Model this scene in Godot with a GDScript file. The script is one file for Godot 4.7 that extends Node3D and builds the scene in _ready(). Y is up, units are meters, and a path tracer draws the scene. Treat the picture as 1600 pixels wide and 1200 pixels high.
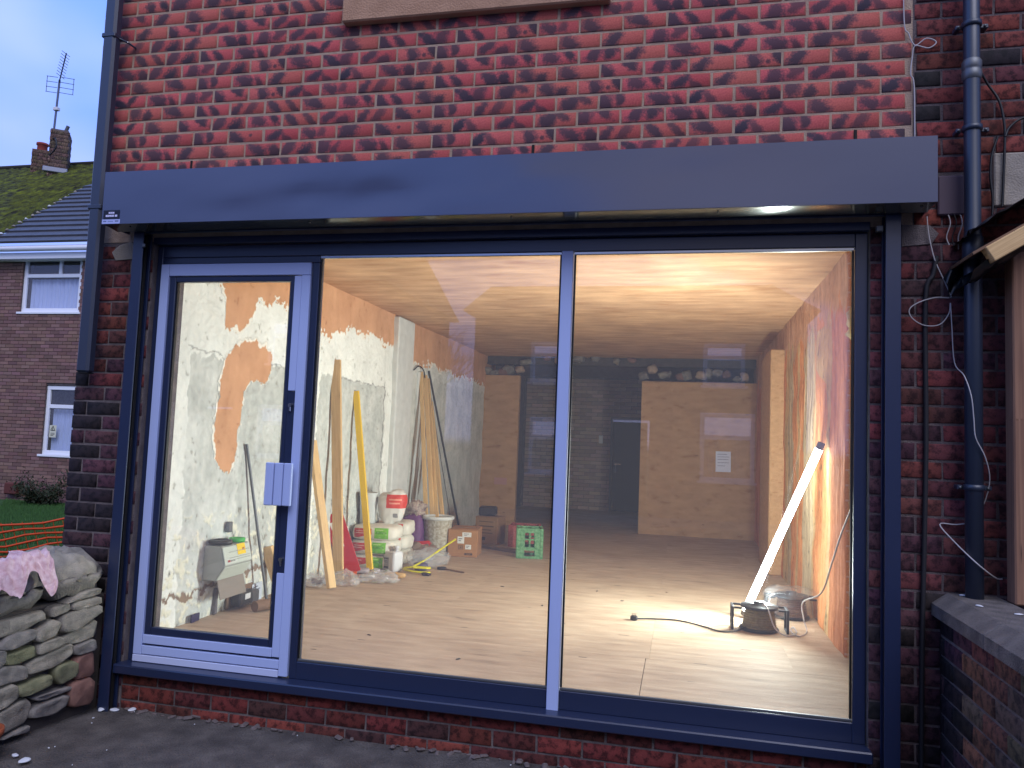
extends Node3D

# ------------------------------------------------------------------ shared
var rng := RandomNumberGenerator.new()
var M := {}
var brick_cache := {}
var used := {}

func numbered(called: String) -> String:
	if not used.has(called):
		used[called] = 0
		return called
	used[called] += 1
	return "%s_%03d" % [called, used[called]]

func thing(called: String, label: String, category: String, at := Vector3.ZERO, group := "") -> Node3D:
	var o := Node3D.new()
	o.name = numbered(called)
	add_child(o)
	o.position = at
	o.set_meta("label", label)
	o.set_meta("category", category)
	if group != "":
		o.set_meta("group", group)
	return o

func tag(o: Node, label: String, category: String, group := "") -> Node:
	o.set_meta("label", label)
	o.set_meta("category", category)
	if group != "":
		o.set_meta("group", group)
	return o

func put(called: String, mesh: Mesh, material: Material, parent: Node = self, xf := Transform3D.IDENTITY) -> MeshInstance3D:
	var o := MeshInstance3D.new()
	o.name = numbered(called) if parent == self else called
	o.mesh = mesh
	o.material_override = material
	o.transform = xf
	parent.add_child(o, true)
	return o

func structure(o: Node) -> Node:
	o.set_meta("kind", "structure")
	return o

func begin() -> SurfaceTool:
	var st := SurfaceTool.new()
	st.begin(Mesh.PRIMITIVE_TRIANGLES)
	return st

func done(st: SurfaceTool, smooth := false) -> ArrayMesh:
	if smooth:
		st.index()
	st.generate_normals()
	return st.commit()

func tri(st: SurfaceTool, a: Vector3, b: Vector3, c: Vector3, ua := Vector2.ZERO, ub := Vector2.ZERO, uc := Vector2.ZERO) -> void:
	# corners counter-clockwise seen from outside; Godot fronts are clockwise
	st.set_uv(ua); st.add_vertex(a)
	st.set_uv(uc); st.add_vertex(c)
	st.set_uv(ub); st.add_vertex(b)

func quad(st: SurfaceTool, a: Vector3, b: Vector3, c: Vector3, d: Vector3, ua := Vector2(0, 1), ub := Vector2(1, 1), uc := Vector2(1, 0), ud := Vector2(0, 0)) -> void:
	tri(st, a, b, c, ua, ub, uc)
	tri(st, a, c, d, ua, uc, ud)

# a box with chamfered edges; texture coordinates in metres on each face
func box(st: SurfaceTool, lo: Vector3, hi: Vector3, bevel := 0.003, xf := Transform3D.IDENTITY) -> void:
	var c := (lo + hi) * 0.5
	var h := (hi - lo) * 0.5
	var b: float = minf(bevel, minf(h.x, minf(h.y, h.z)) * 0.9)
	st.set_smooth_group(-1)
	for ax in 3:
		var u := (ax + 1) % 3
		var v := (ax + 2) % 3
		for s in [-1.0, 1.0]:
			var p: Array[Vector3] = []
			var w: Array[Vector2] = []
			for k in [[-1.0, -1.0], [1.0, -1.0], [1.0, 1.0], [-1.0, 1.0]]:
				var q := Vector3.ZERO
				q[ax] = s * h[ax]
				q[u] = k[0] * (h[u] - b)
				q[v] = k[1] * (h[v] - b)
				p.append(xf * (c + q))
				if ax == 1:
					w.append(Vector2(q.x, q.z))
				elif ax == 0:
					w.append(Vector2(q.z, q.y))
				else:
					w.append(Vector2(q.x, q.y))
			if s > 0:
				quad(st, p[0], p[1], p[2], p[3], w[0], w[1], w[2], w[3])
			else:
				quad(st, p[3], p[2], p[1], p[0], w[3], w[2], w[1], w[0])
	if b < 0.0004:
		return
	for ax in 3:      # twelve edges, running along ax
		var u := (ax + 1) % 3
		var v := (ax + 2) % 3
		for su in [-1.0, 1.0]:
			for sv in [-1.0, 1.0]:
				var p: Array[Vector3] = []
				for k in [[-1.0, 0], [1.0, 0], [1.0, 1], [-1.0, 1]]:
					var q := Vector3.ZERO
					q[ax] = k[0] * (h[ax] - b)
					q[u] = su * (h[u] if k[1] == 0 else h[u] - b)
					q[v] = sv * (h[v] - b if k[1] == 0 else h[v])
					p.append(xf * (c + q))
				var w: Array[Vector2] = []
				for q in p:
					w.append(Vector2(q.x + q.z, q.y))
				if su * sv < 0:
					quad(st, p[0], p[1], p[2], p[3], w[0], w[1], w[2], w[3])
				else:
					quad(st, p[3], p[2], p[1], p[0], w[3], w[2], w[1], w[0])
	for sx in [-1.0, 1.0]:
		for sy in [-1.0, 1.0]:
			for sz in [-1.0, 1.0]:
				var p0 := xf * (c + Vector3(sx * h.x, sy * (h.y - b), sz * (h.z - b)))
				var p1 := xf * (c + Vector3(sx * (h.x - b), sy * h.y, sz * (h.z - b)))
				var p2 := xf * (c + Vector3(sx * (h.x - b), sy * (h.y - b), sz * h.z))
				if sx * sy * sz > 0:
					tri(st, p0, p1, p2)
				else:
					tri(st, p0, p2, p1)

func box_mesh(lo: Vector3, hi: Vector3, bevel := 0.003) -> ArrayMesh:
	var st := begin()
	box(st, lo, hi, bevel)
	return done(st)

# a round bar along a path of points
func tube(st: SurfaceTool, pts: Array, r: float, sides := 8, r_end := -1.0) -> void:
	if r_end < 0:
		r_end = r
	var rings: Array = []
	var n := pts.size()
	var side := Vector3.ZERO
	for i in n:
		var a: Vector3 = pts[maxi(i - 1, 0)]
		var b: Vector3 = pts[mini(i + 1, n - 1)]
		var d := (b - a).normalized()
		if side == Vector3.ZERO:
			side = d.cross(Vector3.UP if absf(d.y) < 0.9 else Vector3.RIGHT).normalized()
		else:
			side = (side - d * side.dot(d)).normalized()
		var up := d.cross(side)
		var ring: Array = []
		var rr := lerpf(r, r_end, float(i) / maxf(1, n - 1))
		for k in sides:
			var t := TAU * k / sides
			ring.append(Vector3(pts[i]) + (side * cos(t) + up * sin(t)) * rr)
		rings.append(ring)
	st.set_smooth_group(1)
	for i in n - 1:
		for k in sides:
			var k2 := (k + 1) % sides
			quad(st, rings[i][k], rings[i][k2], rings[i + 1][k2], rings[i + 1][k], Vector2(float(k) / sides, i), Vector2(float(k + 1) / sides, i), Vector2(float(k + 1) / sides, i + 1), Vector2(float(k) / sides, i + 1))
	st.set_smooth_group(-1)
	for k in range(1, sides - 1):
		tri(st, rings[0][0], rings[0][k + 1], rings[0][k])
		tri(st, rings[n - 1][0], rings[n - 1][k], rings[n - 1][k + 1])

func tube_mesh(pts: Array, r: float, sides := 8, r_end := -1.0) -> ArrayMesh:
	var st := begin()
	tube(st, pts, r, sides, r_end)
	return done(st)

func curve_pts(pts: Array, steps := 5) -> Array:
	var out: Array = []
	for i in pts.size() - 1:
		var p0: Vector3 = pts[maxi(i - 1, 0)]
		var p1: Vector3 = pts[i]
		var p2: Vector3 = pts[i + 1]
		var p3: Vector3 = pts[mini(i + 2, pts.size() - 1)]
		for k in steps:
			out.append(p1.cubic_interpolate(p2, p0, p3, float(k) / steps))
	out.append(pts[-1])
	return out

# profile: [radius, height] pairs, bottom to top
func lathe(st: SurfaceTool, prof: Array, segs := 28, xf := Transform3D.IDENTITY, ripple := 0.0, waves := 0) -> void:
	st.set_smooth_group(1)
	for i in prof.size() - 1:
		for k in segs:
			var p: Array[Vector3] = []
			for q in [[i, k], [i, k + 1], [i + 1, k + 1], [i + 1, k]]:
				var t: float = -TAU * float(q[1]) / segs
				var r: float = prof[q[0]][0] * (1.0 + ripple * cos(t * waves))
				p.append(xf * Vector3(cos(t) * r, prof[q[0]][1], sin(t) * r))
			quad(st, p[0], p[1], p[2], p[3], Vector2(float(k) / segs, prof[i][1]), Vector2(float(k + 1) / segs, prof[i][1]), Vector2(float(k + 1) / segs, prof[i + 1][1]), Vector2(float(k) / segs, prof[i + 1][1]))

func lathe_mesh(prof: Array, segs := 28, ripple := 0.0, waves := 0) -> ArrayMesh:
	var st := begin()
	lathe(st, prof, segs, Transform3D.IDENTITY, ripple, waves)
	return done(st)

# a rounded lump: superellipsoid with uneven surface, base at y = 0, texture laid on flat from the side
func lump(size: Vector3, power := 3.0, uneven := 0.02, seed_ := 1, nu := 24, nv := 14, bend = null) -> ArrayMesh:
	var fn := FastNoiseLite.new()
	fn.seed = seed_
	fn.frequency = 1.0
	var st := begin()
	st.set_smooth_group(1)
	var grid: Array = []
	for j in nv + 1:
		var row: Array = []
		var ph := PI * (float(j) / nv - 0.5)
		for i in nu + 1:
			var th := TAU * float(i % nu) / nu
			var d := Vector3(cos(ph) * cos(th), sin(ph), cos(ph) * sin(th))
			var e := pow(pow(absf(d.x), power) + pow(absf(d.y), power) + pow(absf(d.z), power), -1.0 / power)
			var q := d * e
			var p := Vector3(q.x * size.x, q.y * size.y, q.z * size.z) * 0.5
			p += d * fn.get_noise_3dv(p * (14.0 if size.length() < 2 else 4.0)) * uneven * 2.0
			p.y += size.y * 0.5
			if bend != null:
				p = bend.call(p)
			row.append([p, Vector2(p.x / size.x + 0.5, 1.0 - clampf(p.y / size.y, 0, 1))])
		grid.append(row)
	for j in nv:
		for i in nu:
			var a = grid[j][i]; var b = grid[j][i + 1]; var c = grid[j + 1][i + 1]; var d = grid[j + 1][i]
			quad(st, b[0], a[0], d[0], c[0], b[1], a[1], d[1], c[1])
	return done(st)

# outline in its own x-y plane, front at z = depth, with a chamfer and a slightly uneven face
func slab_from(outline: PackedVector2Array, depth: float, bevel: float, uneven := 0.0, seed_ := 1) -> ArrayMesh:
	var poly := outline
	if not Geometry2D.is_polygon_clockwise(poly):
		pass
	else:
		poly.reverse()
	var fn := FastNoiseLite.new()
	fn.seed = seed_
	fn.frequency = 12.0
	var inner := PackedVector2Array()
	var mid := Vector2.ZERO
	for q in poly:
		mid += q
	mid /= poly.size()
	for q in poly:
		inner.append(q + (mid - q).normalized() * bevel)
	var st := begin()
	st.set_smooth_group(-1 if uneven == 0.0 else 1)
	var n := poly.size()
	var lift := func(q: Vector2, z: float) -> Vector3:
		return Vector3(q.x, q.y, z + fn.get_noise_2d(q.x * 1.0, q.y * 1.0) * uneven)
	if uneven > 0.0:
		var rings: Array = [poly]
		for f in [0.06, 0.2, 0.6]:
			var r := PackedVector2Array()
			for q in poly:
				r.append(q.lerp(mid, f))
			rings.append(r)
		var zs := [depth * 0.68, depth * 0.95, depth, depth * 1.01]
		for i in n:
			var j := (i + 1) % n
			quad(st, Vector3(poly[i].x, poly[i].y, 0), Vector3(poly[j].x, poly[j].y, 0), lift.call(poly[j], zs[0]), lift.call(poly[i], zs[0]), poly[i], poly[j], poly[j], poly[i])
			for k in 3:
				quad(st, lift.call(rings[k][i], zs[k]), lift.call(rings[k][j], zs[k]), lift.call(rings[k + 1][j], zs[k + 1]), lift.call(rings[k + 1][i], zs[k + 1]), rings[k][i], rings[k][j], rings[k + 1][j], rings[k + 1][i])
			tri(st, lift.call(rings[3][i], zs[3]), lift.call(rings[3][j], zs[3]), lift.call(mid, zs[3]), rings[3][i], rings[3][j], mid)
		return done(st)
	for i in n:
		var j := (i + 1) % n
		quad(st, Vector3(poly[i].x, poly[i].y, 0), Vector3(poly[j].x, poly[j].y, 0), Vector3(poly[j].x, poly[j].y, depth - bevel), Vector3(poly[i].x, poly[i].y, depth - bevel), poly[i], poly[j], poly[j], poly[i])
		quad(st, Vector3(poly[i].x, poly[i].y, depth - bevel), Vector3(poly[j].x, poly[j].y, depth - bevel), Vector3(inner[j].x, inner[j].y, depth), Vector3(inner[i].x, inner[i].y, depth), poly[i], poly[j], inner[j], inner[i])
	var ix := Geometry2D.triangulate_polygon(inner)
	for k in range(0, ix.size(), 3):
		var a := inner[ix[k]]; var b := inner[ix[k + 1]]; var c := inner[ix[k + 2]]
		if (b - a).cross(c - a) < 0:
			var s := b
			b = c
			c = s
		tri(st, Vector3(a.x, a.y, depth), Vector3(b.x, b.y, depth), Vector3(c.x, c.y, depth), a, b, c)
		tri(st, Vector3(a.x, a.y, 0), Vector3(c.x, c.y, 0), Vector3(b.x, b.y, 0), a, c, b)
	return done(st)

# a straight piece from a to b, local y along it, w across (x), t thick (z)
func along(a: Vector3, b: Vector3, facing := Vector3.BACK) -> Transform3D:
	var y := (b - a).normalized()
	var x := y.cross(facing).normalized()
	var z := x.cross(y)
	return Transform3D(Basis(x, y, z), a)

# ------------------------------------------------------------------ textures
func noise_bytes(w: int, h: int, freq: float, seed_: int, oct := 3, stretch := 1.0) -> PackedByteArray:
	var fn := FastNoiseLite.new()
	fn.seed = seed_
	fn.frequency = freq
	fn.noise_type = FastNoiseLite.TYPE_SIMPLEX_SMOOTH
	fn.fractal_octaves = oct
	if stretch == 1.0:
		var im := fn.get_image(w, h, false, false, true)
		im.convert(Image.FORMAT_L8)
		return im.get_data()
	var im2 := fn.get_image(maxi(8, int(w / stretch)), h, false, false, true) if stretch > 0 else fn.get_image(w, maxi(8, int(h / -stretch)), false, false, true)
	im2.convert(Image.FORMAT_L8)
	im2.resize(w, h, Image.INTERPOLATE_CUBIC)
	return im2.get_data()

func tex(w: int, h: int, data: PackedByteArray) -> ImageTexture:
	var im := Image.create_from_data(w, h, false, Image.FORMAT_RGB8, data)
	im.generate_mipmaps()
	return ImageTexture.create_from_image(im)

func bump(w: int, h: int, data: PackedByteArray, strength: float) -> ImageTexture:
	var im := Image.create_from_data(w, h, false, Image.FORMAT_L8, data)
	im.convert(Image.FORMAT_RGBA8)
	im.bump_map_to_normal_map(strength)
	return ImageTexture.create_from_image(im)

func plain(c: Color, rough := 0.8, metal := 0.0, spec := 0.5) -> StandardMaterial3D:
	var m := StandardMaterial3D.new()
	m.albedo_color = c
	m.roughness = rough
	m.metallic = metal
	m.metallic_specular = spec
	return m

# two colours mixed by layered noise, laid on all sides in metres
func mottled(a: Color, b: Color, scale: float, rough := 0.85, relief := 3.0, seed_ := 7, sharp := 1.0) -> StandardMaterial3D:
	var w := 512
	var n1 := noise_bytes(w, w, 0.012, seed_, 5)
	var n2 := noise_bytes(w, w, 0.16, seed_ + 1, 2)
	var out := PackedByteArray()
	out.resize(w * w * 3)
	for i in w * w:
		var t := clampf(((n1[i] / 255.0 - 0.5) * sharp + 0.5) * 0.7 + n2[i] / 255.0 * 0.3, 0, 1)
		var j := i * 3
		out[j] = int(255 * lerpf(a.r, b.r, t))
		out[j + 1] = int(255 * lerpf(a.g, b.g, t))
		out[j + 2] = int(255 * lerpf(a.b, b.b, t))
	var m := plain(Color.WHITE, rough)
	m.albedo_texture = tex(w, w, out)
	if relief > 0:
		m.normal_enabled = true
		if not M.has("grain"):
			M.grain = bump(w, w, n2, 6.0)
		m.normal_texture = M.grain
		m.normal_scale = 0.1 * relief + 0.15
	m.uv1_triplanar = true
	m.uv1_world_triplanar = true
	m.uv1_scale = Vector3.ONE * scale
	return m

func make_brick_atlas(speckled: bool, seed_: int) -> Array:
	var cw := 192
	var ch := 64
	var w := cw * 4
	var h := ch * 8
	var nf := noise_bytes(w, h, 0.09, seed_, 3)
	var ng := noise_bytes(w, h, 0.35, seed_ + 5, 2)
	var nw := noise_bytes(w, h, 0.02, seed_ + 9, 3)
	var out := PackedByteArray()
	out.resize(w * h * 3)
	var r := RandomNumberGenerator.new()
	r.seed = seed_
	for cy in 8:
		for cx in 4:
			var blots: Array = []
			if speckled:
				# dark fired patches, one or two on each brick, leaning like the wire-cut's drag marks
				var first := r.randf_range(0.1, 0.42)
				blots.append([first * cw, r.randf_range(0.25, 0.75) * ch, r.randf_range(30, 52), r.randf_range(34, 60), r.randf_range(-0.9, 0.9), r.randf_range(0.75, 1.0)])
				if r.randf() < 0.72:
					blots.append([minf(0.95, first + r.randf_range(0.3, 0.55)) * cw, r.randf_range(0.1, 0.9) * ch, r.randf_range(22, 42), r.randf_range(28, 52), r.randf_range(-0.9, 0.9), r.randf_range(0.6, 1.0)])
				if r.randf() < 0.3:
					blots.append([r.randf_range(0, 1) * cw, r.randf_range(0, 1) * ch, r.randf_range(6, 12), r.randf_range(6, 14), 0.0, 0.7])
			var tone := r.randf_range(-0.07, 0.07)
			var hue := r.randf_range(-0.03, 0.04)
			for y in ch:
				for x in cw:
					var i := (cy * ch + y) * w + cx * cw + x
					var a := nf[i] / 255.0 - 0.5
					var g := ng[i] / 255.0 - 0.5
					var l := nw[i] / 255.0 - 0.5
					var cr: float
					var cg: float
					var cb: float
					if speckled:
						cr = 0.725 + tone * 0.6 + a * 0.10 + g * 0.10
						cg = 0.35 + tone * 0.4 + hue + a * 0.08 + g * 0.08
						cb = 0.345 + tone * 0.4 + a * 0.06 + g * 0.07
						# sandy edge left by the kiln along the arrises
						var e: float = minf(minf(x, cw - 1 - x), minf(y, ch - 1 - y)) + a * 14.0
						var te := clampf(1.0 - e / 7.0, 0, 1) * 0.6
						cr = lerpf(cr, 0.62, te); cg = lerpf(cg, 0.41, te); cb = lerpf(cb, 0.33, te)
						var dark := 0.0
						for bl in blots:
							var dy: float = y - bl[1]
							var dx: float = x - bl[0] + dy * bl[4]
							var d := sqrt(dx * dx / (bl[2] * bl[2]) + dy * dy / (bl[3] * bl[3])) + a * 0.45 + l * 0.7
							dark = maxf(dark, clampf((1.22 - d) * 1.5, 0, 1) * bl[5])
						cr = lerpf(cr, 0.27 + g * 0.12, dark); cg = lerpf(cg, 0.235 + g * 0.12, dark); cb = lerpf(cb, 0.27 + g * 0.12, dark)
					else:
						var grime := clampf((l + a * 0.6) * 2.2 + 0.25, 0, 1) * 0.45
						cr = 0.725 + tone * 1.5 + a * 0.16 + g * 0.13
						cg = 0.74 + tone * 1.2 + hue + a * 0.16 + g * 0.13
						cb = 0.74 + tone * 1.2 - hue * 0.5 + a * 0.16 + g * 0.13
						cr *= 1.0 - grime; cg *= 1.0 - grime * 0.95; cb *= 1.0 - grime * 0.85
					out[i * 3] = int(clampf(cr, 0, 1) * 255)
					out[i * 3 + 1] = int(clampf(cg, 0, 1) * 255)
					out[i * 3 + 2] = int(clampf(cb, 0, 1) * 255)
	return [tex(w, h, out), bump(w, h, ng, 3.0)]

func brick_material(atlas: Array, tint: Color, rough := 0.88) -> StandardMaterial3D:
	var m := plain(tint, rough, 0.0, 0.35)
	m.albedo_texture = atlas[0]
	m.normal_enabled = true
	m.normal_texture = atlas[1]
	m.normal_scale = 0.7
	return m

# one brick: uneven front face at z = 0, chamfered arrises, 20 triangles
func brick_mesh(w: float, h: float, cell: int) -> ArrayMesh:
	var key := "%.3f_%.3f_%d" % [w, h, cell]
	if brick_cache.has(key):
		return brick_cache[key]
	var r := RandomNumberGenerator.new()
	r.seed = cell * 31 + int(w * 1000)
	var st := begin()
	var b := 0.004
	var x := w * 0.5
	var y := h * 0.5
	var f: Array[Vector3] = []
	var o: Array[Vector3] = []
	var k: Array[Vector3] = []
	var span := clampf(w / 0.215, 0.2, 1.0)
	var u0 := (cell % 4) / 4.0 + 0.003
	var v0 := floorf(cell / 4.0) / 8.0 + 0.004
	var uw := 0.244 * span
	var uf: Array[Vector2] = []
	for c in [[-1.0, -1.0], [1.0, -1.0], [1.0, 1.0], [-1.0, 1.0]]:
		var j := Vector3(r.randf_range(-0.0025, 0.0015) * c[0], r.randf_range(-0.002, 0.001) * c[1], 0)
		o.append(Vector3(c[0] * x, c[1] * y, -b) + j)
		f.append(Vector3(c[0] * (x - b), c[1] * (y - b), r.randf_range(-0.0012, 0.001)) + j)
		k.append(Vector3(c[0] * x, c[1] * y, -0.045))
		uf.append(Vector2(u0 + uw * (c[0] + 1) * 0.5, v0 + 0.117 * (1 - c[1]) * 0.5))
	quad(st, f[0], f[1], f[2], f[3], uf[0], uf[1], uf[2], uf[3])
	for i in 4:
		var j := (i + 1) % 4
		quad(st, o[i], o[j], f[j], f[i], uf[i], uf[j], uf[j], uf[i])
		quad(st, k[i], k[j], o[j], o[i], uf[i], uf[j], uf[j], uf[i])
	st.set_smooth_group(-1)
	var m := done(st)
	brick_cache[key] = m
	return m

# courses of single bricks on a face. basis: x along the wall, z out of it
func lay(parent: Node, origin: Vector3, turn: Basis, u0: float, u1: float, y_first: float, pitch: float, rows: int, phase: float, choose: Callable, holes: Array = [], proud := 0.0, cells := 32) -> int:
	var made := 0
	for r in rows:
		var yc := y_first + (r + 0.5) * pitch
		var start := phase + (0.1125 if r % 2 == 1 else 0.0)
		var k0 := int(floor((u0 - start) / 0.225))
		var k1 := int(ceil((u1 - start) / 0.225))
		for k in range(k0, k1):
			var a := maxf(start + k * 0.225 + 0.005, u0)
			var b := minf(start + (k + 1) * 0.225 - 0.005, u1)
			if b - a < 0.03:
				continue
			var spans: Array = [[a, b]]
			for hl in holes:
				if yc > hl[2] and yc < hl[3]:
					var next: Array = []
					for s in spans:
						if hl[1] <= s[0] or hl[0] >= s[1]:
							next.append(s)
						else:
							if hl[0] - s[0] > 0.03: next.append([s[0], hl[0] - 0.004])
							if s[1] - hl[1] > 0.03: next.append([hl[1] + 0.004, s[1]])
					spans = next
			for s in spans:
				var w: float = s[1] - s[0]
				var std := 0.215 if w > 0.14 else 0.1025
				var mat: Material = choose.call((s[0] + s[1]) * 0.5, yc)
				if mat == null:
					continue
				var o := MeshInstance3D.new()
				o.name = "brick"
				o.mesh = brick_mesh(std, pitch - 0.0105, rng.randi() % cells)
				o.material_override = mat
				var at := turn * Vector3((s[0] + s[1]) * 0.5, yc, proud + rng.randf_range(-0.0025, 0.0015)) + origin
				o.transform = Transform3D(turn.rotated(turn.z, rng.randf_range(-0.004, 0.004)), at)
				o.scale = Vector3(w / std, 1, 1)
				parent.add_child(o, true)
				made += 1
	return made

# the same far away, as one mesh with a tone for each brick
func lay_far(u0: float, u1: float, y0: float, y1: float, holes: Array, col: Color, seed_: int) -> ArrayMesh:
	var r := RandomNumberGenerator.new()
	r.seed = seed_
	var st := begin()
	st.set_smooth_group(-1)
	var row := 0
	var y := y0
	while y + 0.065 <= y1:
		var x := u0 - (0.1125 if row % 2 else 0.0)
		while x < u1:
			var a := maxf(x, u0)
			var b := minf(x + 0.215, u1)
			var skip := b - a < 0.04
			for hl in holes:
				if b > hl[0] and a < hl[1] and y + 0.065 > hl[2] and y < hl[3]:
					if a < hl[0] - 0.04: b = hl[0]
					elif b > hl[1] + 0.04: a = hl[1]
					else: skip = true
			if not skip:
				var t := r.randf_range(0.72, 1.25)
				st.set_color(Color(col.r * t, col.g * t * r.randf_range(0.92, 1.08), col.b * t * r.randf_range(0.92, 1.1)))
				var lo := Vector3(a, y, -0.03)
				var hi := Vector3(b, y + 0.065, r.randf_range(-0.002, 0.002))
				quad(st, Vector3(lo.x, lo.y, hi.z), Vector3(hi.x, lo.y, hi.z), hi, Vector3(lo.x, hi.y, hi.z))
				quad(st, Vector3(lo.x, hi.y, hi.z), hi, Vector3(hi.x, hi.y, lo.z), Vector3(lo.x, hi.y, lo.z))
				quad(st, lo, Vector3(hi.x, lo.y, lo.z), Vector3(hi.x, lo.y, hi.z), Vector3(lo.x, lo.y, hi.z))
				quad(st, lo, Vector3(lo.x, lo.y, hi.z), Vector3(lo.x, hi.y, hi.z), Vector3(lo.x, hi.y, lo.z))
				quad(st, Vector3(hi.x, lo.y, hi.z), Vector3(hi.x, lo.y, lo.z), Vector3(hi.x, hi.y, lo.z), hi)
			x += 0.225
		y += 0.075
		row += 1
	return done(st)

func streaky(a: Color, b: Color, stretch: float, freq: float, rough: float, scale: Vector3, seed_: int, knots := 0) -> StandardMaterial3D:
	var w := 256
	var n1 := noise_bytes(w, w, freq, seed_, 4, stretch)
	var n2 := noise_bytes(w, w, 0.02, seed_ + 3, 3)
	var out := PackedByteArray()
	out.resize(w * w * 3)
	for i in w * w:
		var t := clampf(n1[i] / 255.0 * 0.75 + n2[i] / 255.0 * 0.25, 0, 1)
		out[i * 3] = int(255 * lerpf(a.r, b.r, t))
		out[i * 3 + 1] = int(255 * lerpf(a.g, b.g, t))
		out[i * 3 + 2] = int(255 * lerpf(a.b, b.b, t))
	var r := RandomNumberGenerator.new()
	r.seed = seed_
	for k in knots:
		var cx := r.randi_range(20, 236)
		var cy := r.randi_range(20, 236)
		for y in range(-9, 10):
			for x in range(-5, 6):
				var d := sqrt(x * x / 16.0 + y * y / 60.0)
				if d < 1.0:
					var i := ((cy + y) * w + cx + x) * 3
					for c in 3:
						out[i + c] = int(out[i + c] * lerpf(0.5, 1.0, d))
	var m := plain(Color.WHITE, rough)
	m.albedo_texture = tex(w, w, out)
	m.normal_enabled = true
	m.normal_texture = bump(w, w, n1, 2.0)
	m.normal_scale = 0.4
	m.uv1_scale = scale
	return m

func inside(poly: PackedVector2Array, x: float, y: float) -> bool:
	return Geometry2D.is_point_in_polygon(Vector2(x, y), poly)

func step_at(line: Array, u: float) -> float:
	if u <= line[0][0]:
		return line[0][1]
	for i in line.size() - 1:
		if u <= line[i + 1][0]:
			return lerpf(line[i][1], line[i + 1][1], (u - line[i][0]) / maxf(0.001, line[i + 1][0] - line[i][0]))
	return line[-1][1]

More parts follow.
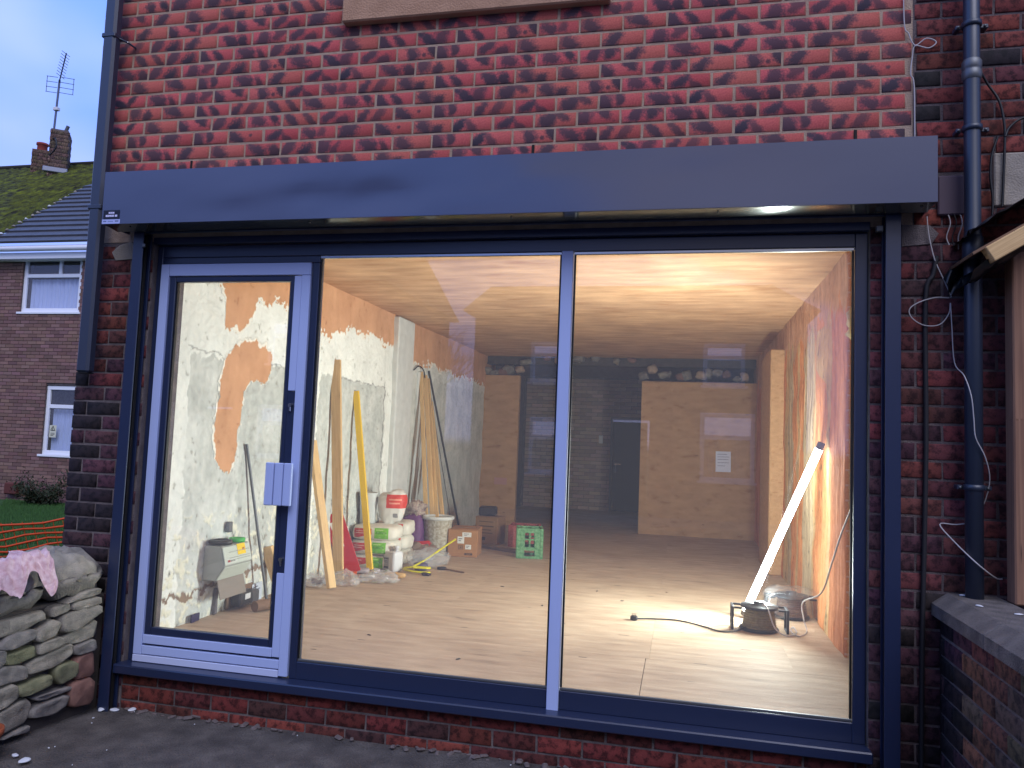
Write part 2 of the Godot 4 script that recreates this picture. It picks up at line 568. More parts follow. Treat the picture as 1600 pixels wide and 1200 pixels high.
# the old left wall: white paint over grey render, new pink plaster dabbed on above a ragged line
func left_wall_material() -> StandardMaterial3D:
	var s := 120.0
	var w := int(8.6 * s)
	var h := int(2.75 * s)
	var n1 := noise_bytes(w, h, 0.02, 11, 4)
	var n2 := noise_bytes(w, h, 0.12, 12, 3)
	var n3 := noise_bytes(w, h, 0.045, 13, 3)
	var n4 := noise_bytes(w, h, 0.05, 14, 3, -3.0)
	var out := PackedByteArray()
	out.resize(w * h * 3)
	var relief := PackedByteArray()
	relief.resize(w * h)
	var edge := [[0.86, 3.2], [0.90, 2.62], [1.0, 2.48], [1.0, 2.30], [1.11, 2.30], [1.2, 2.26], [1.3, 2.36], [1.41, 2.55], [1.5, 2.54], [1.69, 2.62], [1.84, 2.58], [1.96, 2.5], [2.45, 2.46], [2.62, 2.44], [2.74, 2.53], [2.95, 2.54], [3.08, 2.6], [3.32, 2.56], [3.55, 2.62], [3.82, 2.56], [4.09, 2.56], [4.5, 2.47], [4.83, 2.43], [5.17, 2.45], [5.48, 2.51], [5.81, 2.41], [6.07, 2.49], [6.37, 2.42], [6.83, 2.47], [7.35, 2.45], [7.9, 2.42], [8.6, 2.44]]
	var hook := PackedVector2Array([Vector2(1.151, 2.178), Vector2(1.27, 2.235), Vector2(1.446, 2.245), Vector2(1.561, 2.207), Vector2(1.647, 2.131), Vector2(1.638, 2.039), Vector2(1.56, 1.906), Vector2(1.481, 1.949), Vector2(1.406, 1.967), Vector2(1.325, 1.911), Vector2(1.274, 1.836), Vector2(1.269, 1.669), Vector2(1.26, 1.598), Vector2(1.222, 1.363), Vector2(1.154, 1.249), Vector2(1.034, 1.275), Vector2(0.986, 1.366), Vector2(0.96, 1.656), Vector2(0.981, 1.928), Vector2(1.027, 2.07)])
	var chase := [[0.3, 0.45], [0.86, 0.463], [1.19, 0.495], [1.9, 0.52], [8.6, 0.53]]
	for j in h:
		var y0 := 2.95 - j / s
		for i in w:
			var k := j * w + i
			var a := n1[k] / 255.0 - 0.5
			var b := n2[k] / 255.0 - 0.5
			var c := n3[k] / 255.0 - 0.5
			var v := n4[k] / 255.0 - 0.5
			var u := i / s + c * 0.06
			var y := y0 + b * 0.05 + c * 0.07
			var col := Vector3(0.91, 0.92, 0.90) + Vector3.ONE * (a * 0.06 + b * 0.05 + v * 0.05)
			var rl := 0.5 + b * 0.3
			# bare render where the paint came off
			var grey := 0.0
			if u > 0.66 and u < 1.95 and y < 2.07 + (0.02 if u > 1.3 else 0.0):
				grey = 0.55 + 0.3 * (1.0 if u > 1.27 else 0.0)
			if u > 2.45 and u < 3.93 and y < 2.1:
				grey = 0.75
			if u > 4.62:
				grey = 0.62
			if u > 4.62 and y > 2.3:
				grey = 0.35
			if grey > 0.0:
				grey = clampf(grey + a * 0.9 + v * 0.6, 0, 1)
				col = col.lerp(Vector3(0.70, 0.715, 0.695) + Vector3.ONE * (a * 0.10 + b * 0.10), grey)
				rl -= grey * 0.12
			# flaking lower wall
			if y < 1.0 and u < 4.0:
				var fl := clampf((b * 1.4 + c * 1.6 - 0.12 + (0.9 - y) * 0.2) * 3.0, 0, 1)
				col = col.lerp(Vector3(0.90, 0.885, 0.80), fl * 0.8)
				rl += fl * 0.2
				var pit := clampf((v * 1.3 - b * 1.6 - 0.55) * 5.0, 0, 1)
				col = col.lerp(Vector3(0.50, 0.48, 0.43), pit * 0.75)
				rl -= pit * 0.3
			elif b + c * 0.6 < -0.40:
				col = col.lerp(Vector3(0.62, 0.62, 0.58), 0.5)
				rl -= 0.1
			# chased groove left by an old pipe
			var cy := step_at(chase, u)
			if absf(y - cy) < 0.014 + c * 0.02 and u < 2.0:
				col = col.lerp(Vector3(0.46, 0.36, 0.29), 0.8)
				rl -= 0.3
			# cracks
			if absf(y0 - 2.10 + c * 0.06) < 0.006 and (u > 2.7 and u < 3.95 or u > 0.6 and u < 1.0 or u > 1.62 and u < 1.9):
				col *= 0.8
			if absf(u - 3.93 + b * 0.03) < 0.012 and y < 2.15:
				col *= 0.75
			# plaster
			var e := step_at(edge, u) + b * 0.10 + c * 0.10
			var pl := y0 - e
			var on := pl > 0.0
			var rim := absf(pl) < 0.022
			if not on and u > 0.9 and u < 1.72 and y > 1.2 and y < 2.3:
				if inside(hook, u, y):
					on = true
				elif inside(hook, u + 0.02, y) or inside(hook, u - 0.02, y) or inside(hook, u, y - 0.025):
					rim = true
			if on:
				col = Vector3(0.80, 0.60, 0.44) + Vector3(1.0, 0.9, 0.8) * (a * 0.08 + v * 0.06 + b * 0.03)
				if b + v * 0.5 < -0.42:
					col = col.lerp(Vector3(0.66, 0.46, 0.32), 0.6)
				rl = 0.72 + v * 0.2
			if rim and b + v > -0.12:
				col = Vector3(0.93, 0.92, 0.88)
				rl = 0.85
			out[k * 3] = int(clampf(col.x, 0, 1) * 255)
			out[k * 3 + 1] = int(clampf(col.y, 0, 1) * 255)
			out[k * 3 + 2] = int(clampf(col.z, 0, 1) * 255)
			relief[k] = int(clampf(rl, 0, 1) * 255)
	var m := plain(Color.WHITE, 0.9, 0.0, 0.3)
	m.albedo_texture = tex(w, h, out)
	m.normal_enabled = true
	m.normal_texture = bump(w, h, relief, 4.0)
	m.normal_scale = 0.8
	return m

# the right wall: strips of old cream and grey plaster between new pink plaster
func right_wall_material() -> StandardMaterial3D:
	var s := 90.0
	var w := int(8.6 * s)
	var h := int(2.75 * s)
	var n1 := noise_bytes(w, h, 0.025, 21, 4)
	var n2 := noise_bytes(w, h, 0.14, 22, 3)
	var n4 := noise_bytes(w, h, 0.09, 24, 3, -6.0)
	var out := PackedByteArray()
	out.resize(w * h * 3)
	var bands := [[1.5, 0], [2.1, 1], [2.22, 2], [2.75, 1], [2.86, 3], [3.35, 2], [3.62, 1], [3.75, 2], [4.05, 3], [4.35, 1], [4.6, 0], [8.7, 0]]
	var pink := Vector3(0.78, 0.51, 0.33)
	var cols := [pink, Vector3(0.75, 0.62, 0.44), Vector3(0.78, 0.52, 0.33), Vector3(0.70, 0.62, 0.50)]
	for j in h:
		var y := 2.95 - j / s
		for i in w:
			var k := j * w + i
			var a := n1[k] / 255.0 - 0.5
			var b := n2[k] / 255.0 - 0.5
			var v := n4[k] / 255.0 - 0.5
			var u := i / s + a * 0.12 + v * 0.05
			var kind := 0
			for q in bands:
				if u < q[0]:
					break
				kind = q[1]
			if u < 2.1:
				kind = 0
			if u > 2.05 and u < 2.7 and y > 2.02 + (u - 2.05) * 0.35 and y < 2.55:
				kind = 1
			var col: Vector3 = cols[kind]
			if y > 2.60 + a * 0.35 + v * 0.3 - (u - 1.5) * 0.02:
				col = Vector3(0.77, 0.60, 0.49)
			col += Vector3(1, 0.95, 0.85) * (a * 0.12 + b * 0.10 + v * 0.13)
			if kind != 0 and b + v < -0.45:
				col *= 0.7
			out[k * 3] = int(clampf(col.x, 0, 1) * 255)
			out[k * 3 + 1] = int(clampf(col.y, 0, 1) * 255)
			out[k * 3 + 2] = int(clampf(col.z, 0, 1) * 255)
	var m := plain(Color.WHITE, 0.85, 0.0, 0.35)
	m.albedo_texture = tex(w, h, out)
	m.normal_enabled = true
	m.normal_texture = bump(w, h, n4, 3.0)
	m.normal_scale = 0.5
	return m

# flat plaster or board, streaked across by the float or by dust: u across, v deep
func sheet_material(base: Vector3, amp: float, stretch: float, freq: float, seed_: int, marks: int, rough: float, grime := Vector3(0.3, 0.26, 0.22)) -> StandardMaterial3D:
	var w := 1024
	var h := 1024
	var n1 := noise_bytes(w, h, 0.006, seed_, 4)
	var n2 := noise_bytes(w, h, freq, seed_ + 1, 4, stretch)
	var n3 := noise_bytes(w, h, 0.25, seed_ + 2, 2)
	var n4 := noise_bytes(w, h, 0.018, seed_ + 4, 4, stretch * 0.6)
	var out := PackedByteArray()
	out.resize(w * h * 3)
	for k in w * h:
		var a := n1[k] / 255.0 - 0.5
		var b := n2[k] / 255.0 - 0.5
		var c := n3[k] / 255.0 - 0.5
		var t := a * 0.55 + b * 0.8 + c * 0.25
		var d := clampf((n4[k] / 255.0 - 0.62) * 3.5, 0, 1) * clampf(0.5 - b * 2.0, 0, 1) * (0.22 if marks > 50 else 0.5)
		var cr := base.x * (1.0 + t * amp)
		var cg := base.y * (1.0 + t * amp * 1.2)
		var cb := base.z * (1.0 + t * amp * 1.35)
		out[k * 3] = int(clampf(lerpf(cr, grime.x, d), 0, 1) * 255)
		out[k * 3 + 1] = int(clampf(lerpf(cg, grime.y, d), 0, 1) * 255)
		out[k * 3 + 2] = int(clampf(lerpf(cb, grime.z, d), 0, 1) * 255)
	var r := RandomNumberGenerator.new()
	r.seed = seed_ + 40
	for q in marks:      # scuffs and dropped mortar, each a short dark dash
		var x := r.randi_range(30, w - 40)
		var y := r.randi_range(8, h - 8)
		var ln := r.randi_range(3, 16)
		var th := r.randi_range(1, 3)
		for yy in th:
			for xx in ln:
				var i := ((y + yy) * w + x + xx + int(yy * r.randf_range(-1, 1))) * 3
				for ch in 3:
					out[i + ch] = int(out[i + ch] * 0.45)
	var m := plain(Color.WHITE, rough, 0.0, 0.4)
	m.albedo_texture = tex(w, h, out)
	m.normal_enabled = true
	m.normal_texture = bump(w, h, n2, 2.0)
	m.normal_scale = 0.5
	return m

# flat print on a plaster sack: red, white and green panels with lines of pale print
func sack_material(green: bool, seed_: int) -> StandardMaterial3D:
	var w := 256
	var h := 96
	var im := Image.create(w, h, false, Image.FORMAT_RGB8)
	im.fill(Color(0.86, 0.84, 0.79))
	for x in range(18, 118):
		var top := 20
		var bottom := 76 - int(maxf(0, x - 40) * 0.28)
		im.fill_rect(Rect2i(x, top, 1, bottom - top), Color(0.80, 0.20, 0.15))
	im.fill_rect(Rect2i(30, 34, 62, 4), Color(0.93, 0.75, 0.7))
	im.fill_rect(Rect2i(30, 46, 48, 5), Color(0.93, 0.75, 0.7))
	if green:
		im.fill_rect(Rect2i(134, 14, 76, 66), Color(0.42, 0.72, 0.16))
		im.fill_rect(Rect2i(142, 24, 40, 4), Color(0.75, 0.9, 0.5))
		im.fill_rect(Rect2i(142, 36, 56, 14), Color(0.32, 0.60, 0.12))
	else:
		im.fill_rect(Rect2i(150, 14, 50, 50), Color(0.80, 0.22, 0.16))
	var n := noise_bytes(w, h, 0.06, seed_, 3)
	for y in h:
		for x in w:
			var c := im.get_pixel(x, y)
			im.set_pixel(x, y, c.lerp(Color(0.83, 0.80, 0.75), clampf((n[y * w + x] / 255.0 - 0.55) * 1.6, 0, 0.5)))
	var m := plain(Color.WHITE, 0.6)
	im.generate_mipmaps()
	m.albedo_texture = ImageTexture.create_from_image(im)
	return m

func print_material(w: int, h: int, ground: Color, rects: Array, rough := 0.5) -> StandardMaterial3D:
	var im := Image.create(w, h, false, Image.FORMAT_RGB8)
	im.fill(ground)
	for r in rects:
		im.fill_rect(Rect2i(r[0], r[1], r[2], r[3]), r[4])
	im.generate_mipmaps()
	var m := plain(Color.WHITE, rough)
	m.albedo_texture = ImageTexture.create_from_image(im)
	return m

# a flat printed card: x-y plane, one or two millimetres thick, print on its front
func card(w: float, h: float, t := 0.0012) -> ArrayMesh:
	var st := begin()
	st.set_smooth_group(-1)
	var x := w * 0.5
	var y := h * 0.5
	quad(st, Vector3(-x, -y, t), Vector3(x, -y, t), Vector3(x, y, t), Vector3(-x, y, t))
	quad(st, Vector3(x, -y, 0), Vector3(-x, -y, 0), Vector3(-x, y, 0), Vector3(x, y, 0))
	var e := Vector2(0.01, 0.01)
	quad(st, Vector3(-x, -y, 0), Vector3(x, -y, 0), Vector3(x, -y, t), Vector3(-x, -y, t), e, e, e, e)
	quad(st, Vector3(-x, y, t), Vector3(x, y, t), Vector3(x, y, 0), Vector3(-x, y, 0), e, e, e, e)
	quad(st, Vector3(-x, -y, 0), Vector3(-x, -y, t), Vector3(-x, y, t), Vector3(-x, y, 0), e, e, e, e)
	quad(st, Vector3(x, -y, t), Vector3(x, -y, 0), Vector3(x, y, 0), Vector3(x, y, t), e, e, e, e)
	return done(st)

# a panel of given size with rectangular openings [x0, y0, x1, y1]
func pierced(st: SurfaceTool, w: float, h: float, t: float, holes: Array, xf: Transform3D) -> void:
	var xs: Array = [0.0, w]
	var ys: Array = [0.0, h]
	for q in holes:
		xs.append(q[0]); xs.append(q[2]); ys.append(q[1]); ys.append(q[3])
	xs.sort(); ys.sort()
	for i in xs.size() - 1:
		for j in ys.size() - 1:
			if xs[i + 1] - xs[i] < 0.0005 or ys[j + 1] - ys[j] < 0.0005:
				continue
			var cx: float = (xs[i] + xs[i + 1]) * 0.5
			var cy: float = (ys[j] + ys[j + 1]) * 0.5
			var open := false
			for q in holes:
				if cx > q[0] and cx < q[2] and cy > q[1] and cy < q[3]:
					open = true
			if not open:
				box(st, Vector3(xs[i], ys[j], 0), Vector3(xs[i + 1], ys[j + 1], t), 0.0, xf)

# a plain casement: frame, bars, panes; x-y plane, lower left corner at 0
func casement(parent: Node, xf: Transform3D, w: float, h: float, split_x: Array, split_y: float, frame: Material, glass: Material, behind: Material) -> void:
	var o := Node3D.new()
	o.name = "window"
	parent.add_child(o, true)
	o.transform = xf
	var st := begin()
	var f := 0.085
	box(st, Vector3(0, 0, 0), Vector3(w, f, 0.05), 0.006)
	box(st, Vector3(0, h - f, 0), Vector3(w, h, 0.05), 0.006)
	box(st, Vector3(0, f, 0), Vector3(f, h - f, 0.048), 0.006)
	box(st, Vector3(w - f, f, 0), Vector3(w, h - f, 0.048), 0.006)
	if split_y > 0:
		box(st, Vector3(f, split_y - 0.04, 0), Vector3(w - f, split_y + 0.04, 0.046), 0.006)
	for x in split_x:
		box(st, Vector3(x - 0.04, split_y + 0.04 if split_y > 0 else f, 0), Vector3(x + 0.04, h - f, 0.044), 0.006)
	put("frame", done(st), frame, o)
	put("sill", box_mesh(Vector3(-0.06, -0.05, -0.02), Vector3(w + 0.06, -0.002, 0.12), 0.006), frame, o)
	put("pane", box_mesh(Vector3(f - 0.005, f - 0.005, 0.012), Vector3(w - f + 0.005, h - f + 0.005, 0.018), 0.0), glass, o)
	# gathered curtain behind the glass
	var cu := begin()
	cu.set_smooth_group(1)
	var n := 60
	var y1 := (split_y - 0.05) if split_y > 0 else h - f
	for i in n:
		var xa := f + (w - 2 * f) * i / n
		var xb := f + (w - 2 * f) * (i + 1) / n
		var za := -0.09 + 0.018 * sin(i * 1.3) + 0.01 * sin(i * 0.47)
		var zb := -0.09 + 0.018 * sin((i + 1) * 1.3) + 0.01 * sin((i + 1) * 0.47)
		quad(cu, Vector3(xa, 0.02, za), Vector3(xb, 0.02, zb), Vector3(xb, y1, zb), Vector3(xa, y1, za))
	put("curtain", done(cu), behind, o)

# ------------------------------------------------------------------ scene
func _ready() -> void:
	rng.seed = 20240611
	setup_view()
	make_materials()
	print("materials")
	ground()
	shop()
	print("shop")
	shopfront()
	shutter()
	pipes_and_cables()
	stone_wall()
	garden_wall()
	porch()
	neighbour_house()
	street_side()
	print("outside")
	left_of_room()
	clutter()
	right_of_room()
	litter()
	print("all")

func setup_view() -> void:
	var cam := Camera3D.new()
	cam.name = "camera"
	cam.position = Vector3(3.165, 1.5573, 3.849)
	cam.basis = Basis(Vector3.UP, deg_to_rad(12.6736)) * Basis(Vector3.RIGHT, deg_to_rad(4.3093)) * Basis(Vector3.BACK, deg_to_rad(2.2684))
	cam.fov = 53.02
	cam.near = 0.05
	cam.far = 400.0
	add_child(cam)
	cam.current = true

	var env := Environment.new()
	env.background_mode = Environment.BG_SKY
	env.tonemap_mode = Environment.TONE_MAPPER_LINEAR
	env.tonemap_exposure = 1.38
	env.sdfgi_enabled = true
	env.ssao_enabled = true
	env.ssil_enabled = true
	env.ambient_light_source = Environment.AMBIENT_SOURCE_SKY
	env.reflected_light_source = Environment.REFLECTION_SOURCE_SKY
	var sm := ProceduralSkyMaterial.new()
	sm.sky_top_color = Color(0.36, 0.60, 1.0)
	sm.sky_horizon_color = Color(0.66, 0.71, 0.98)
	sm.sky_curve = 0.22
	sm.sky_energy_multiplier = 1.0
	sm.ground_bottom_color = Color(0.16, 0.15, 0.16)
	sm.ground_horizon_color = Color(0.40, 0.42, 0.52)
	sm.sun_angle_max = 1.0
	# thin evening cloud
	var w := 768
	var h := 384
	var fn := FastNoiseLite.new()
	fn.seed = 5
	fn.frequency = 1.3
	fn.fractal_octaves = 5
	var im := Image.create(w, h, false, Image.FORMAT_RGBA8)
	for y in h:
		var ph := PI * (0.5 - (y + 0.5) / h)
		for x in w:
			var th := TAU * x / w
			var d := Vector3(cos(ph) * cos(th), sin(ph) * 2.2, cos(ph) * sin(th))
			var n := clampf(fn.get_noise_3dv(d * 1.4) * 1.5 + 0.22, 0, 1)
			im.set_pixel(x, y, Color(0.56, 0.49, 0.44, n * 0.8))
	sm.sky_cover = ImageTexture.create_from_image(im)
	sm.sky_cover_modulate = Color(1, 1, 1)
	var sky := Sky.new()
	sky.sky_material = sm
	env.sky = sky
	var we := WorldEnvironment.new()
	we.name = "world_environment"
	we.environment = env
	add_child(we)

	# what is left of the sun behind cloud, over the street
	var sun := DirectionalLight3D.new()
	sun.name = "sun"
	sun.light_energy = 0.5
	sun.light_angular_distance = 40.0
	sun.light_color = Color(0.88, 0.89, 0.98)
	sun.shadow_enabled = true
	sun.rotation_degrees = Vector3(-48, 25, 0)
	add_child(sun)

func make_materials() -> void:
	var sp := make_brick_atlas(true, 3)
	var ol := make_brick_atlas(false, 8)
	M.speckled = brick_material(sp, Color.WHITE, 0.9)
	M.old_red = brick_material(ol, Color(0.68, 0.35, 0.33))
	M.old_red2 = brick_material(ol, Color(0.60, 0.31, 0.31))
	M.old_brown = brick_material(ol, Color(0.54, 0.31, 0.32))
	M.old_plum = brick_material(ol, Color(0.46, 0.30, 0.34))
	M.old_dark = brick_material(ol, Color(0.25, 0.20, 0.22), 0.7)
	M.old_brightred = brick_material(ol, Color(0.66, 0.33, 0.30))
	M.plinth_red = brick_material(ol, Color(0.64, 0.31, 0.29))
	M.plinth_mid = brick_material(ol, Color(0.55, 0.29, 0.28))
	M.plinth_dark = brick_material(ol, Color(0.42, 0.27, 0.28))
	M.garden_red = brick_material(ol, Color(0.70, 0.47, 0.38))
	M.garden_grey = brick_material(ol, Color(0.54, 0.45, 0.39))
	M.mortar_tan = mottled(Color(0.58, 0.49, 0.42), Color(0.72, 0.63, 0.55), 1.5, 0.95, 4.0, 31)
	M.mortar_old = mottled(Color(0.30, 0.27, 0.28), Color(0.50, 0.46, 0.45), 1.5, 0.95, 4.0, 33)
	M.mortar_black = mottled(Color(0.22, 0.20, 0.19), Color(0.32, 0.29, 0.27), 1.5, 0.95, 4.0, 35)
	M.sandstone = mottled(Color(0.60, 0.46, 0.36), Color(0.72, 0.57, 0.46), 0.9, 0.9, 0.6, 41)
	M.greystone = mottled(Color(0.50, 0.47, 0.43), Color(0.66, 0.62, 0.57), 1.1, 0.9, 0.6, 43)
	M.copingstone = mottled(Color(0.30, 0.28, 0.27), Color(0.47, 0.44, 0.42), 1.3, 0.92, 5.0, 45, 1.4)
	M.rubble_a = mottled(Color(0.40, 0.385, 0.355), Color(0.65, 0.62, 0.56), 1.6, 0.92, 6.0, 47, 1.6)
	M.rubble_b = mottled(Color(0.37, 0.36, 0.35), Color(0.59, 0.565, 0.53), 1.9, 0.92, 6.0, 49, 1.6)
	M.rubble_c = mottled(Color(0.36, 0.37, 0.28), Color(0.55, 0.54, 0.42), 1.7, 0.92, 6.0, 51, 1.6)
	M.rubble_d = mottled(Color(0.42, 0.30, 0.27), Color(0.56, 0.42, 0.37), 1.7, 0.92, 6.0, 53, 1.6)
	M.asphalt = mottled(Color(0.235, 0.22, 0.22), Color(0.39, 0.37, 0.36), 0.8, 0.95, 7.0, 55, 1.5)
	M.road = mottled(Color(0.22, 0.22, 0.23), Color(0.30, 0.30, 0.30), 0.7, 0.9, 5.0, 57)
	M.earth = mottled(Color(0.20, 0.24, 0.13), Color(0.30, 0.33, 0.18), 0.4, 0.95, 5.0, 59)
	M.paving = mottled(Color(0.36, 0.35, 0.34), Color(0.46, 0.45, 0.43), 0.6, 0.92, 4.0, 61)
	M.anthracite = plain(Color(0.24, 0.265, 0.37), 0.19, 0.0, 0.75)
	M.frame = plain(Color(0.12, 0.16, 0.27), 0.3, 0.0, 0.6)
	M.gasket = plain(Color(0.035, 0.035, 0.045), 0.5)
	M.film = plain(Color(0.65, 0.71, 0.88), 0.36, 0.0, 0.5)
	M.film_pale = plain(Color(0.72, 0.76, 0.89), 0.4, 0.0, 0.5)
	M.black_plastic = plain(Color(0.06, 0.07, 0.085), 0.3, 0.0, 0.5)
	M.pipe = plain(Color(0.17, 0.20, 0.27), 0.36, 0.0, 0.6)
	M.iron = plain(Color(0.13, 0.17, 0.24), 0.42, 0.0, 0.6)
	M.steel = plain(Color(0.72, 0.72, 0.72), 0.25, 1.0)
	M.dull_steel = plain(Color(0.42, 0.43, 0.44), 0.5, 0.7)
	M.black = plain(Color(0.02, 0.02, 0.022), 0.8)
	M.white_plastic = plain(Color(0.82, 0.82, 0.83), 0.35)
	M.cable_white = plain(Color(0.68, 0.66, 0.66), 0.5)
	M.cable_black = plain(Color(0.05, 0.05, 0.055), 0.5)
	M.glass = plain(Color(1, 1, 1, 0.02), 0.0, 0.0, 0.41)
	M.glass.transparency = BaseMaterial3D.TRANSPARENCY_ALPHA
	M.poly = plain(Color(0.9, 0.92, 0.94, 0.2), 0.08)
	M.poly.transparency = BaseMaterial3D.TRANSPARENCY_ALPHA
	M.wood = streaky(Color(0.72, 0.57, 0.37), Color(0.90, 0.76, 0.54), -9.0, 0.07, 0.7, Vector3(7, 0.9, 1), 71, 5)
	M.wood_pale = streaky(Color(0.76, 0.60, 0.40), Color(0.92, 0.79, 0.57), -9.0, 0.06, 0.7, Vector3(6, 0.8, 1), 73, 3)
	M.wood_grey = streaky(Color(0.42, 0.35, 0.30), Color(0.62, 0.53, 0.46), -9.0, 0.06, 0.85, Vector3(6, 0.7, 1), 75, 4)
	M.wood_old = streaky(Color(0.36, 0.27, 0.20), Color(0.56, 0.43, 0.33), -8.0, 0.08, 0.85, Vector3(7, 0.9, 1), 77, 3)
	M.card = streaky(Color(0.60, 0.42, 0.26), Color(0.68, 0.49, 0.31), 6.0, 0.1, 0.85, Vector3(3, 3, 1), 79)
	M.card_dark = streaky(Color(0.50, 0.37, 0.24), Color(0.60, 0.45, 0.30), 6.0, 0.1, 0.85, Vector3(3, 3, 1), 81)
	M.left_wall = left_wall_material()
	M.right_wall = right_wall_material()
	M.ceiling = sheet_material(Vector3(0.755, 0.59, 0.44), 0.25, 5.0, 0.035, 101, 0, 0.85, Vector3(0.62, 0.42, 0.26))
	M.floor = sheet_material(Vector3(0.695, 0.605, 0.51), 0.17, 4.0, 0.04, 111, 90, 0.75, Vector3(0.30, 0.25, 0.21))
	M.board = sheet_material(Vector3(0.70, 0.545, 0.385), 0.13, 2.5, 0.02, 121, 10, 0.85, Vector3(0.5, 0.34, 0.2))
	M.white_paint = mottled(Color(0.78, 0.79, 0.78), Color(0.88, 0.89, 0.88), 1.2, 0.85, 3.0, 131)

# ------------------------------------------------------------------ ground
func ground() -> void:
	var st := begin()
	box(st, Vector3(-120, -0.4, -120), Vector3(120, -0.12, 120), 0.0)
	structure(put("ground", done(st), M.earth))
	# the forecourt: a gently uneven tarmac sheet up to the plinth
	st = begin()
	st.set_smooth_group(1)
	var fn := FastNoiseLite.new()
	fn.seed = 9
	fn.frequency = 0.9
	var hgt := func(x: float, z: float) -> float:
		return -0.006 + fn.get_noise_2d(x, z) * 0.012 + fn.get_noise_2d(x * 7.0, z * 7.0) * 0.004 - maxf(0, z - 0.4) * 0.012
	var nx := 110
	var nz := 70
	for i in nx:
		for j in nz:
			var x0 := -0.45 + 8.5 * i / nx
			var x1 := -0.45 + 8.5 * (i + 1) / nx
			var z0 := -0.1 + 5.6 * j / nz
			var z1 := -0.1 + 5.6 * (j + 1) / nz
			quad(st, Vector3(x0, hgt.call(x0, z1), z1), Vector3(x1, hgt.call(x1, z1), z1), Vector3(x1, hgt.call(x1, z0), z0), Vector3(x0, hgt.call(x0, z0), z0))
	structure(put("forecourt", done(st), M.asphalt))
	# pavement, kerb and road behind the camera
	structure(put("pavement", box_mesh(Vector3(-60, -0.119, 5.5), Vector3(60, -0.07, 7.6), 0.01), M.paving))
	structure(put("road", box_mesh(Vector3(-60, -0.118, 7.75), Vector3(60, -0.115, 12.2), 0.0), M.road))
	structure(put("kerb", box_mesh(Vector3(-60, -0.119, 7.6), Vector3(60, -0.065, 7.75), 0.015), M.copingstone))
	structure(put("pavement_opposite", box_mesh(Vector3(-60, -0.119, 12.2), Vector3(60, -0.02, 13.95), 0.01), M.paving))
	# lawn of the house next door: short blades
	st = begin()
	box(st, Vector3(-30, -0.12, -9.95), Vector3(-0.9, -0.085, -0.2), 0.0)
	structure(put("lawn", done(st), mottled(Color(0.13, 0.25, 0.08), Color(0.20, 0.36, 0.12), 0.8, 0.95, 4.0, 63)))
	var blade := begin()
	blade.set_smooth_group(-1)
	for k in 3:
		var a := k * 2.1
		var d := Vector3(cos(a), 0, sin(a)) * 0.012
		tri(blade, Vector3(-d.z, 0, d.x) * 0.5, Vector3(d.z, 0, -d.x) * 0.5, d * 1.6 + Vector3(0, 0.055, 0))
	var mm := MultiMesh.new()
	mm.transform_format = MultiMesh.TRANSFORM_3D
	mm.use_colors = true
	mm.mesh = done(blade)
	mm.instance_count = 30000
	for i in mm.instance_count:
		var z := rng.randf_range(-9.8, -1.5)
		var x := rng.randf_range(-1.2, 0.6) * (1.2 - z * 0.16) - 3.2 + (z + 4.0) * 0.72
		mm.set_instance_transform(i, Transform3D(Basis(Vector3.UP, rng.randf() * TAU).scaled(Vector3.ONE * rng.randf_range(0.6, 1.3)), Vector3(x, -0.086, z)))
		var t := rng.randf_range(0.7, 1.3)
		mm.set_instance_color(i, Color(0.045 * t, 0.125 * t, 0.025 * t))
	var gm := plain(Color.WHITE, 0.8)
	gm.vertex_color_use_as_albedo = true
	var gi := MultiMeshInstance3D.new()
	gi.name = "grass"
	gi.multimesh = mm
	gi.material_override = gm
	add_child(gi)
	gi.set_meta("kind", "stuff")
	gi.set_meta("label", "short green lawn grass beside the brick house")
	gi.set_meta("category", "grass")

